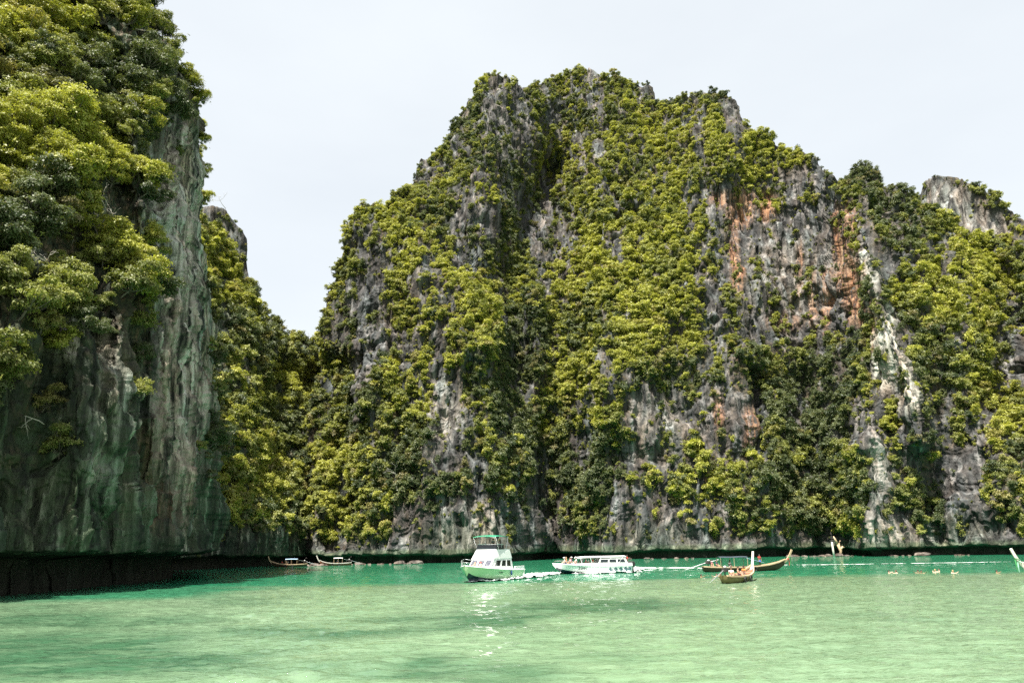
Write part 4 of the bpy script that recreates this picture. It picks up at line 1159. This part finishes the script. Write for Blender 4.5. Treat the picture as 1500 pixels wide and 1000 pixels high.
def longtail(loc, rz, label, length=11.0, hull_mat=None, gun_mat=None, stem_mat=None, canopy=None, canopy_x=(-2.8, 1.6), ribbon=None, group=None, engine=True, stem_h=2.9, extra_tarp=None):
    hull_mat, gun_mat, stem_mat = hull_mat or WOOD_D, gun_mat or WOOD_L, stem_mat or WOOD_L
    t = empty('longtail_boat', loc, rz); tag(t, label, 'boat', group)
    k = length / 11
    st = [(-5.4 * k, .05, .30, .30, .45, .78), (-4.4 * k, -.2, .58, .05, .80, .70), (-2 * k, -.28, .78, .0, 1.02, .62), (.8 * k, -.28, .76, .02, 1.0, .66), (3.0 * k, -.15, .5, .22, .78, .90), (4.5 * k, .25, .2, .62, .40, 1.28), (5.25 * k, .95, .05, 1.2, .12, 1.62)]
    rs = refine(st, 24)
    h = MB().loft(hull_sections(rs)); h.f = h.f[:-2] + h.f[-2:]
    hull = h.build('hull', hull_mat, t, smooth=True)
    # inner floor below the gunwale makes the open well
    MB().loft([[(x, sy * .86, sz - .26), (x, 0, sz - .34), (x, -sy * .86, sz - .26)] for x, kz, cy, cz, sy, sz in rs[1:-1]], caps=False).build('floor_boards', WOOD_R, t)
    for s in (1, -1):
        MB().loft([[(x, s * (sy + .05), sz - .10), (x, s * (sy + .07), sz + .05), (x, s * (sy - .06), sz + .07), (x, s * (sy - .06), sz - .10)] for x, kz, cy, cz, sy, sz in rs], close=True).build('gunwale', gun_mat, t)
        lo = [(x, s * (sy * .93 + cy * .07 + .012), sz * .82 + cz * .18) for x, kz, cy, cz, sy, sz in rs]; hi = [(x, s * (sy + .02), sz - .06) for x, kz, cy, cz, sy, sz in rs]
        MB().tube([((a[0] + b[0]) / 2, (a[1] + b[1]) / 2, a[2]) for a, b in zip(lo, hi)], .035, 5).build('side_band', WOOD_R, t)
    for x in np.linspace(-3.6 * k, 3.2 * k, 6):
        i = min(range(len(rs)), key=lambda q: abs(rs[q][0] - x)); r_ = rs[i]
        MB().box((x, 0, r_[5] - .10), (.26, r_[4] * 1.86, .05)).build('thwart', WOOD_L, t)
    # tall sickle stem
    c = []
    for a in np.linspace(0, 1, 9):
        x = 4.7 * k + 1.55 * k * a ** .85; z = 1.05 + (stem_h - 1.05) * a ** 1.75
        c.append((x, z))
    secs = []
    for i, (x, z) in enumerate(c):
        a = i / 8; w = .15 - .03 * a; d = .30 - .06 * a
        tx = c[min(i + 1, 8)][0] - c[max(i - 1, 0)][0]; tz = c[min(i + 1, 8)][1] - c[max(i - 1, 0)][1]; n = math.hypot(tx, tz); nx, nz = -tz / n, tx / n
        secs.append([(x + nx * d / 2, w, z + nz * d / 2), (x + nx * d / 2, -w, z + nz * d / 2), (x - nx * d / 2, -w * .4, z - nz * d / 2), (x - nx * d / 2, w * .4, z - nz * d / 2)])
    MB().loft(secs, close=True).build('stem_post', stem_mat, t)
    if ribbon:
        for j, (nm, col) in enumerate(ribbon):
            i = 4 + j % 4; x, z = c[i]
            g = MB(); rr = .2
            g.tube([(x + rr * .9 * math.cos(w), rr * math.sin(w), z + .10 * math.cos(w)) for w in np.linspace(0, 2 * math.pi, 13)], .05, 6, cap=False)
            g.tube([(x + .2, .05 * (-1) ** j, z), (x + .24, .06, z - .5), (x + .22, .05, z - 1.0 - .2 * j)], [.06, .07, .03], 6)
            g.build('ribbon', paint('ribbon_' + nm, col, .8), t)
    if canopy:
        x0, x1 = canopy_x[0] * k, canopy_x[1] * k; ht = 2.0
        xs = np.linspace(x0, x1, 8)
        arc = lambda x: [(x, y, ht + .18 * math.cos(y / 1.0 * 1.3) - .02 * math.sin(x * 2.2)) for y in np.linspace(-1.02, 1.02, 9)]
        MB().loft([arc(x) + [(p[0], p[1], p[2] - .04) for p in reversed(arc(x))] for x in xs], close=True).build('canopy', canopy, t)
        for x in (x0 + .1, (x0 + x1) / 2, x1 - .1):
            for s in (1, -1): MB().tube([(x, s * .92, .55), (x, s * .98, ht + .05)], .03, 5).build('canopy_pole', WOOD_L, t)
        if extra_tarp:
            xs = np.linspace(x1 - .3, x1 + 2.0 * k, 5)
            MB().loft([[(x, y, 1.9 - .28 * (x - xs[0]) + .1 * math.cos(y)) for y in np.linspace(-1.0, 1.0, 5)] + [(x, y, 1.86 - .28 * (x - xs[0]) + .1 * math.cos(y)) for y in np.linspace(1.0, -1.0, 5)] for x in xs], close=True).build('tarpaulin', extra_tarp, t)
    if engine:
        ex = -4.7 * k
        MB().tube([(ex, 0, .5), (ex, 0, 1.15)], .07, 6).build('engine_pivot', ENGINE, t)
        eb = MB().box((ex, 0, 1.35), (.85, .45, .42), .85).build('engine', ENGINE, t, bevel=.04)
        MB().ball((ex + .1, 0, 1.64), (.2, .16, .14), 8, 6).build('air_filter', paint('filter_white', (.6, .6, .58), .5), eb, smooth=True)
        MB().tube([(ex - .35, 0, 1.3), (ex - 3.6, .0, .35)], [.05, .035], 6).build('propeller_shaft', STEEL, t)
        MB().tube([(ex + .4, 0, 1.45), (ex + 1.7, 0, 1.75)], .03, 5).build('tiller', STEEL, t)
        MB().tube([(ex - .1, .2, 1.5), (ex - .15, .22, 2.3), (ex - .5, .22, 2.35)], .035, 5).build('exhaust_pipe', ENGINE, t)
    for s in (1, -1):
        for j in range(2):
            x = (-1.2 + 2.2 * j) * k; i = min(range(len(rs)), key=lambda q: abs(rs[q][0] - x)); r_ = rs[i]
            ty = MB(); R0 = .26
            ty.tube([(x + R0 * math.cos(w), s * (r_[4] + .09), r_[5] - .35 + R0 * math.sin(w)) for w in np.linspace(0, 2 * math.pi, 13)], .075, 6, cap=False); ty.build('tyre_fender', RUBBER, t, smooth=True)
    return t

def heading(ax, ay): return math.atan2(ay, ax)
def wpos(t, local):
    c, s = math.cos(t.rotation_euler.z), math.sin(t.rotation_euler.z)
    local = [a_ * b_ for a_, b_ in zip(local, t.scale)]
    return (t.location.x + c * local[0] - s * local[1], t.location.y + s * local[0] + c * local[1], t.location.z + local[2])

# -- the cruiser and the people on it
cr = cruiser(on_water_D(717, 102), heading(-math.cos(R(65)), -math.sin(R(65))))
cr.scale = (1.12, 1.12, 1.02)
person('person steering on the flybridge under the green sunshade', 'sit', wpos(cr, (-.55, .25, 4.22)), cr.rotation_euler.z, 'brown', GREY, NAVY)
person('person in a red hat sunbathing on the cruiser foredeck', 'recline', wpos(cr, (3.3, .55, 1.64)), cr.rotation_euler.z + .4, 'fair', None, RED, 'brown', hat=RED)
person('bare-shouldered person lying back against the cruiser windscreen', 'recline', wpos(cr, (3.2, -.5, 1.64)), cr.rotation_euler.z - .2, 'tan', None, WHITE, 'fair')
# -- the speedboat and its passengers
sb = speedboat(on_water_D(868, 122), heading(-math.cos(R(9)), -math.sin(R(9))))
zr = sb.rotation_euler.z
PAX = [((4.5, .5, 1.5), 'fair', WHITE, GREY, ('white', (.8, .8, .78)), 'fair', 'passenger in white hat at the very tip of the speedboat bow'),
       ((4.0, -.4, 1.5), 'fair', ORANGE, NAVY, None, 'fair', 'fair-haired passenger in orange on the speedboat bow'),
       ((3.6, .6, 1.5), 'tan', PINK, NAVY, None, 'dark', 'dark-haired passenger in pink sitting on the speedboat bow'),
       ((3.1, -.5, 1.5), 'tan', NAVY, GREY, ('white', (.8, .8, .78)), 'dark', 'passenger in navy shirt and white hat on the speedboat bow'),
       ((2.7, .55, 1.5), 'fair', WHITE, RED, ('white', (.8, .8, .78)), 'brown', 'passenger in white shirt and red shorts on the speedboat bow'),
       ((1.2, .8, 1.42), 'tan', PINK, NAVY, None, 'brown', 'passenger in pink under the front of the speedboat hardtop'),
       ((.6, .3, 1.42), 'fair', WHITE, NAVY, None, 'dark', 'passenger in white under the front of the speedboat hardtop'),
       ((0.1, .85, 1.42), 'fair', RED, NAVY, None, 'dark', 'passenger in red amidships on the speedboat'),
       ((-1.8, .8, 1.42), 'tan', ORANGE, NAVY, None, 'dark', 'passenger in orange behind the speedboat side windows')]
for loc, tone, sh, lo, hat, hr, lab in PAX: person(lab, 'sit', wpos(sb, loc), zr + random.uniform(-.6, .9), tone, sh, lo, hr, hat)
person('crew member in red shirt standing at the speedboat stern', 'stand', wpos(sb, (-5.5, .6, .86)), zr, 'brown', RED, GREY)
# -- longtail boats
lt1 = longtail(on_water_D(423, 229), heading(-1, -.12), 'longtail boat with pale blue canopy and red-shirted person, moored below the wooded slope', 10.2, WOOD_D, WOOD_L, WOOD_L, CANVAS_B, (-2.6, 1.0), group=None)
person('person in a red shirt in the bow of the longtail moored below the wooded slope', 'sit', wpos(lt1, (1.9, .1, .72)), lt1.rotation_euler.z + .8, 'brown', RED, NAVY)
person('person in white under the pale blue longtail canopy', 'sit', wpos(lt1, (.3, .2, .66)), lt1.rotation_euler.z + 1.2, 'tan', WHITE, NAVY)
lt2 = longtail(on_water_D(491, 232), heading(-1, -.25), 'longtail boat with white canopy over blue seats, moored below the main cliff corner', 9.4, WOOD_R, WOOD_W, WOOD_W, CANVAS_W, (-2.4, .6))
person('person in blue under the white longtail canopy', 'sit', wpos(lt2, (-.6, .2, .66)), lt2.rotation_euler.z + 1.2, 'tan', BLUE, NAVY)
lt3 = longtail(on_water_D(1092, 124), heading(1, .05), 'dark-hulled longtail boat with dark canopy and bright blue tarpaulin', 13.2, WOOD_D, WOOD_L, WOOD_L, CANVAS_D, (-3.4, .2), extra_tarp=CANVAS_B, ribbon=[('red', (.5, .05, .04)), ('green', (.05, .25, .08))], stem_h=3.0)
person('person in red shirt and blue trousers standing on the dark longtail foredeck', 'stand', wpos(lt3, (2.3, -.1, .62)), -1.2, 'brown', RED, BLUE)
person('person in pink on the stern of the dark longtail', 'sit', wpos(lt3, (-5.1, .1, .75)), -1.4, 'tan', PINK, NAVY)
person('person in navy crouched aft of the dark longtail canopy', 'sit', wpos(lt3, (-4.4, -.3, .72)), -.9, 'tan', NAVY, GREY)
person('person in white beneath the dark longtail canopy', 'sit', wpos(lt3, (-2.4, -.2, .66)), -1.4, 'brown', WHITE, NAVY)
lt4 = longtail(on_water_D(1083, 90), heading(math.cos(R(52)), math.sin(R(52))), 'open longtail boat with pale curved gunwale and tall white stem, engine towards the shallows', 8.6, wood('olive_planks', (.09, .075, .025), (.19, .16, .06)), WOOD_L, WOOD_W, None, stem_h=3.1)
person('shirtless person sitting amidships in the open longtail', 'sit', wpos(lt4, (.2, .1, .62)), -.6, 'tan', None, NAVY)
person('person in white sitting near the engine of the open longtail', 'sit', wpos(lt4, (-2.2, -.1, .62)), -1.8, 'tan', WHITE, NAVY)
person('person in orange sitting forward in the open longtail', 'sit', wpos(lt4, (1.8, .1, .66)), -2.4, 'brown', ORANGE, GREY)
lt5 = longtail(on_water_D(1571, 101), heading(-1, -.08), 'white-painted longtail bow hung with green ribbons', 11, WOOD_W, WOOD_W, WOOD_W, CANVAS_B, (-3, .4), ribbon=[('mint', (.30, .55, .42)), ('green', (.06, .30, .12))], stem_h=3.0)
# -- swimmers along the edge of the shallows
SW = [(1027, 844, 'tan', 'dark'), (1050, 843, 'fair', 'dark'), (1056, 842.5, 'tan', 'dark'), (1302, 838, 'fair', 'dark'), (1313, 838, 'fair', 'brown'), (1345, 837.5, 'tan', 'dark'),
      (1350, 838.2, 'tan', 'dark'), (1370, 836.5, 'fair', 'fair'), (1376, 836.2, 'fair', 'brown'), (1396, 838, 'fair', 'fair'), (1460, 838, 'tan', 'dark')]
for i, (x, y, tone, hr) in enumerate(SW):
    p = on_water(np.array(float(x)), np.array(y + 1.2))
    near = 'beside the open longtail' if x < 1100 else 'off the right-hand cliff at the edge of the shallows'
    hn = {'dark': 'dark-haired', 'brown': 'brown-haired', 'fair': 'fair-haired'}[hr]
    near = 'beside the open longtail' if x < 1100 else 'in open water at the edge of the shallows'
    person(f'{hn} swimmer neck-deep {near}', 'swim', (p[0], p[1], .13), random.uniform(-3, 3), tone, None, NAVY, hr, group=f'{hn} swimmers {near}')

# ------------------------------------------------------------------ foam, rocks and driftwood
FOAM = paint('white_foam', (.86, .88, .86), .8, var=.06, bump=.5, nscale=6)
def foam_strip(name, label, pts, widths, height, seed, n=160, m=14, hole=.42):
    """churned foam: a low lumpy sheet along a track on the water, torn at its edges"""
    pts = np.array(pts, float); s = np.linspace(0, 1, len(pts)); q = np.linspace(0, 1, n)
    cx, cy, w = np.interp(q, s, pts[:, 0]), np.interp(q, s, pts[:, 1]), np.interp(q, s, widths)
    tx, ty = np.gradient(cx), np.gradient(cy); L = np.hypot(tx, ty); nx, ny = -ty / L, tx / L
    e = np.linspace(-1, 1, m)
    X = cx[:, None] + nx[:, None] * e[None] * w[:, None]; Y = cy[:, None] + ny[:, None] * e[None] * w[:, None]
    nz = fbm(np.stack([X * 1.1, Y * 1.1, 0 * X + seed], -1), 3, seed); lump = ridged(np.stack([X * 1.6, Y * 1.6, 0 * X], -1), 2, seed + 3)
    env = np.clip(1 - np.abs(e)[None] ** 1.5, 0, 1) * np.clip(np.minimum(q, 1 - q) * 14, 0, 1)[:, None]
    hgt = np.interp(q, np.linspace(0, 1, len(height)), height)[:, None]
    keep = (nz + .42 * env) > hole + .22
    Z = .10 + env * lump * hgt
    idx = np.arange(n * m).reshape(n, m)
    F = np.stack([idx[:-1, :-1], idx[:-1, 1:], idx[1:, 1:], idx[1:, :-1]], -1)[keep[:-1, :-1]]
    o = link(name, np_mesh(name, np.stack([X, Y, Z], -1).reshape(-1, 3), F, FOAM, True)); tag(o, label, 'foam', kind='stuff')
    return o
def wp(x, y): p = on_water(np.array(float(x)), np.array(float(y))); return (p[0], p[1])
stern = wpos(cr, (-6.0, 0, 0)); bow = wpos(cr, (4.6, .3, 0)); d_ = np.array([math.cos(R(50)), math.sin(R(50))])
foam_strip('wake_foam', 'white churned wake behind the flybridge cruiser', [(stern[0], stern[1]), (stern[0] + 2, stern[1] + 1.0), wp(800, 841.5), wp(835, 838.5), wp(880, 837), wp(912, 836)], [1.9, 1.7, 1.5, 1.1, .8, .5], [.9, .6, .35, .2, .12, .08], 5, 240, 18, .34)
foam_strip('wake_foam', 'curl of foam along the cruiser waterline', [(bow[0] - 1.0, bow[1] - .4), tuple(wpos(cr, (2.5, 1.7, 0))[:2]), tuple(wpos(cr, (-1, 2.1, 0))[:2]), tuple(wpos(cr, (-5.6, 2.1, 0))[:2])], [.35, .45, .4, .6], [.25, .3, .25, .4], 9, 120, 8, .36)
s2 = wpos(sb, (-6.3, 0, 0))
foam_strip('wake_foam', 'white wake streaming behind the packed speedboat', [(s2[0] + .2, s2[1]), wp(935, 833), wp(960, 832.5), wp(1000, 832), wp(1036, 832.5)], [1.3, 1.1, .7, .6, .4], [.9, .4, .15, .1, .06], 15, 200, 14, .36)
foam_strip('wake_foam', 'foam along the speedboat waterline', [tuple(wpos(sb, (3.6, .9, 0))[:2]), tuple(wpos(sb, (0, 1.6, 0))[:2]), tuple(wpos(sb, (-5.8, 1.6, 0))[:2])], [.3, .45, .5], [.15, .25, .3], 17, 110, 8, .36)
foam_strip('wake_foam', 'thin old wake line along the foot of the main cliff', [wp(1120, 828), wp(1200, 827.5), wp(1300, 826), wp(1400, 824.5), wp(1484, 823)], [.5, .6, .5, .5, .5], [.06, .06, .06, .05, .05], 25, 320, 6, .40)

SHORE = rock_mat('shore_boulder_stone', (.05, .038, .03), (.17, .135, .115), (.36, .31, .27))
def boulder(label, px_, D_, size, seed, z=0.0, group=None):
    g = np.random.default_rng(seed); b = MB().ball((0, 0, 0), 1, 14, 9); V = np.array(b.v)
    V = V * (1 + 1.1 * (fbm(V * 1.5 + seed * 3.1, 3, seed) - .5)[:, None]) * np.array(size)
    V[:, 2] = np.where(V[:, 2] < 0, V[:, 2] * .5, V[:, 2])
    b.v = [tuple(p) for p in V]
    o = b.build('shore_rock', SHORE, smooth=False); p = on_water_D(px_, D_); o.location = (p[0], p[1], z); o.rotation_euler = (0, 0, g.uniform(0, 6))
    tag(o, label, 'rock', group); return o
k = 0
for x0, x1, D_, n, lab in ((1160, 1200, 247, 5, 'pinkish boulder on the shore at the foot of the gully'), (1200, 1252, 246, 6, 'pinkish boulder beside the leaning post on the shore'), (1262, 1355, 240, 8, 'low pale rock in the tidal notch right of the post'),
                           (1395, 1425, 240, 4, 'flat brown rock below the streaked grey wall'), (446, 474, 232, 6, 'low pale rock between the two moored longtails'), (507, 560, 238, 5, 'low pale rock beyond the moored longtails'), (570, 625, 233, 6, 'low pinkish rock at the foot of the bare grey face'),
                           (905, 1030, 243, 8, 'small pale rock in the notch behind the speedboat')):
    for i in range(n):
        k += 1
        s = .35 + 1.0 * random.random() ** 2
        boulder(lab, x0 + (x1 - x0) * (i + random.random() * .8) / n, D_ - random.uniform(0, 3), (s * random.uniform(1.2, 2.0), s * 1.1, s * random.uniform(.4, .8)), k, 0, 'rocks: ' + lab)
# leaning post and driftwood
p = on_water_D(1222, 243)
post = MB().tube([(p[0], p[1], -.5), (p[0] - .1, p[1], 2.0), (p[0] - .15, p[1], 4.0)], [.34, .28, .2], 8).build('driftwood_post', WOOD_W, smooth=True)
tag(post, 'tall pale driftwood post standing at the waterline among boulders', 'post')
stump = MB(); q = on_water_D(1231, 244)
stump.tube([(q[0], q[1], -.4), (q[0] + .3, q[1], 1.6), (q[0] - .2, q[1], 3.2), (q[0] + .5, q[1], 4.4)], [.45, .4, .5, .2], 8)
stump.tube([(q[0] - .2, q[1], 3.2), (q[0] - 1.0, q[1] - .3, 4.6), (q[0] - 1.4, q[1] - .3, 5.6)], [.35, .3, .12], 7)
stump.tube([(q[0], q[1], 1.5), (q[0] + 1.0, q[1], 2.6), (q[0] + 1.5, q[1], 2.4)], [.3, .3, .12], 7)
tag(stump.build('tree_stump', WOOD_L, smooth=True), 'gnarled reddish tree stump beside the pale post', 'stump')
# bare bleached branches caught on the cliffs
DEADWOOD = wood('bleached_deadwood', (.30, .27, .23), (.58, .54, .48), .8)
def dead_branch(label, px_, py_, D_, r, seed):
    g = np.random.default_rng(seed); o = at(np.array(float(px_)), np.array(float(py_)), np.array(float(D_))); mb = MB()
    def grow(p, d, ln, th, lv):
        q = [p]
        for i in range(4):
            d = d + g.normal(size=3) * .22; d /= np.linalg.norm(d); p = p + d * ln / 4; q.append(p)
        mb.tube([tuple(v) for v in q], list(np.linspace(th, th * .45, 5)), 5)
        if lv:
            for _ in range(3): grow(q[g.integers(2, 5)], d + g.normal(size=3) * .7, ln * .6, th * .5, lv - 1)
    grow(np.array([0., .6, 0.]), np.array([g.uniform(-.8, .8), -1.0, .6]), r * .7, .012 * r + .02, 2)
    b = mb.build('bare_branch', DEADWOOD, smooth=True); b.location = o; tag(b, label, 'branch', 'bleached bare branches on the cliffs')
def wall_range(sheet, px_, py_):
    d2 = (sheet['PX'] - px_) ** 2 + (sheet['PY'] - py_) ** 2; i = np.unravel_index(np.argmin(d2), d2.shape)
    return float(np.hypot(*sheet['P'][i][:2]))
for i, (x, y, r, sh) in enumerate([(150, 300, 4, NEAR), (130, 270, 5, NEAR), (100, 420, 5, NEAR), (60, 620, 4, NEAR), (170, 330, 4, NEAR), (200, 170, 4, NEAR), (120, 190, 4, NEAR), (70, 400, 4, NEAR)]):
    dead_branch('bleached bare branch sticking out of the shaded near cliff', x, y, wall_range(sh, x, y) - 1.0, r, 300 + i)
for i, (x, y, r, sh) in enumerate([(850, 603, 8, MAIN), (640, 690, 7, MAIN), (590, 700, 7, MAIN), (1380, 420, 8, MAIN), (760, 470, 8, MAIN), (330, 305, 8, SLOPE), (450, 500, 6, SLOPE)]):
    dead_branch('bleached bare branch among the bushes of the sunlit cliffs', x, y, wall_range(sh, x, y) - 1.5, r, 330 + i)
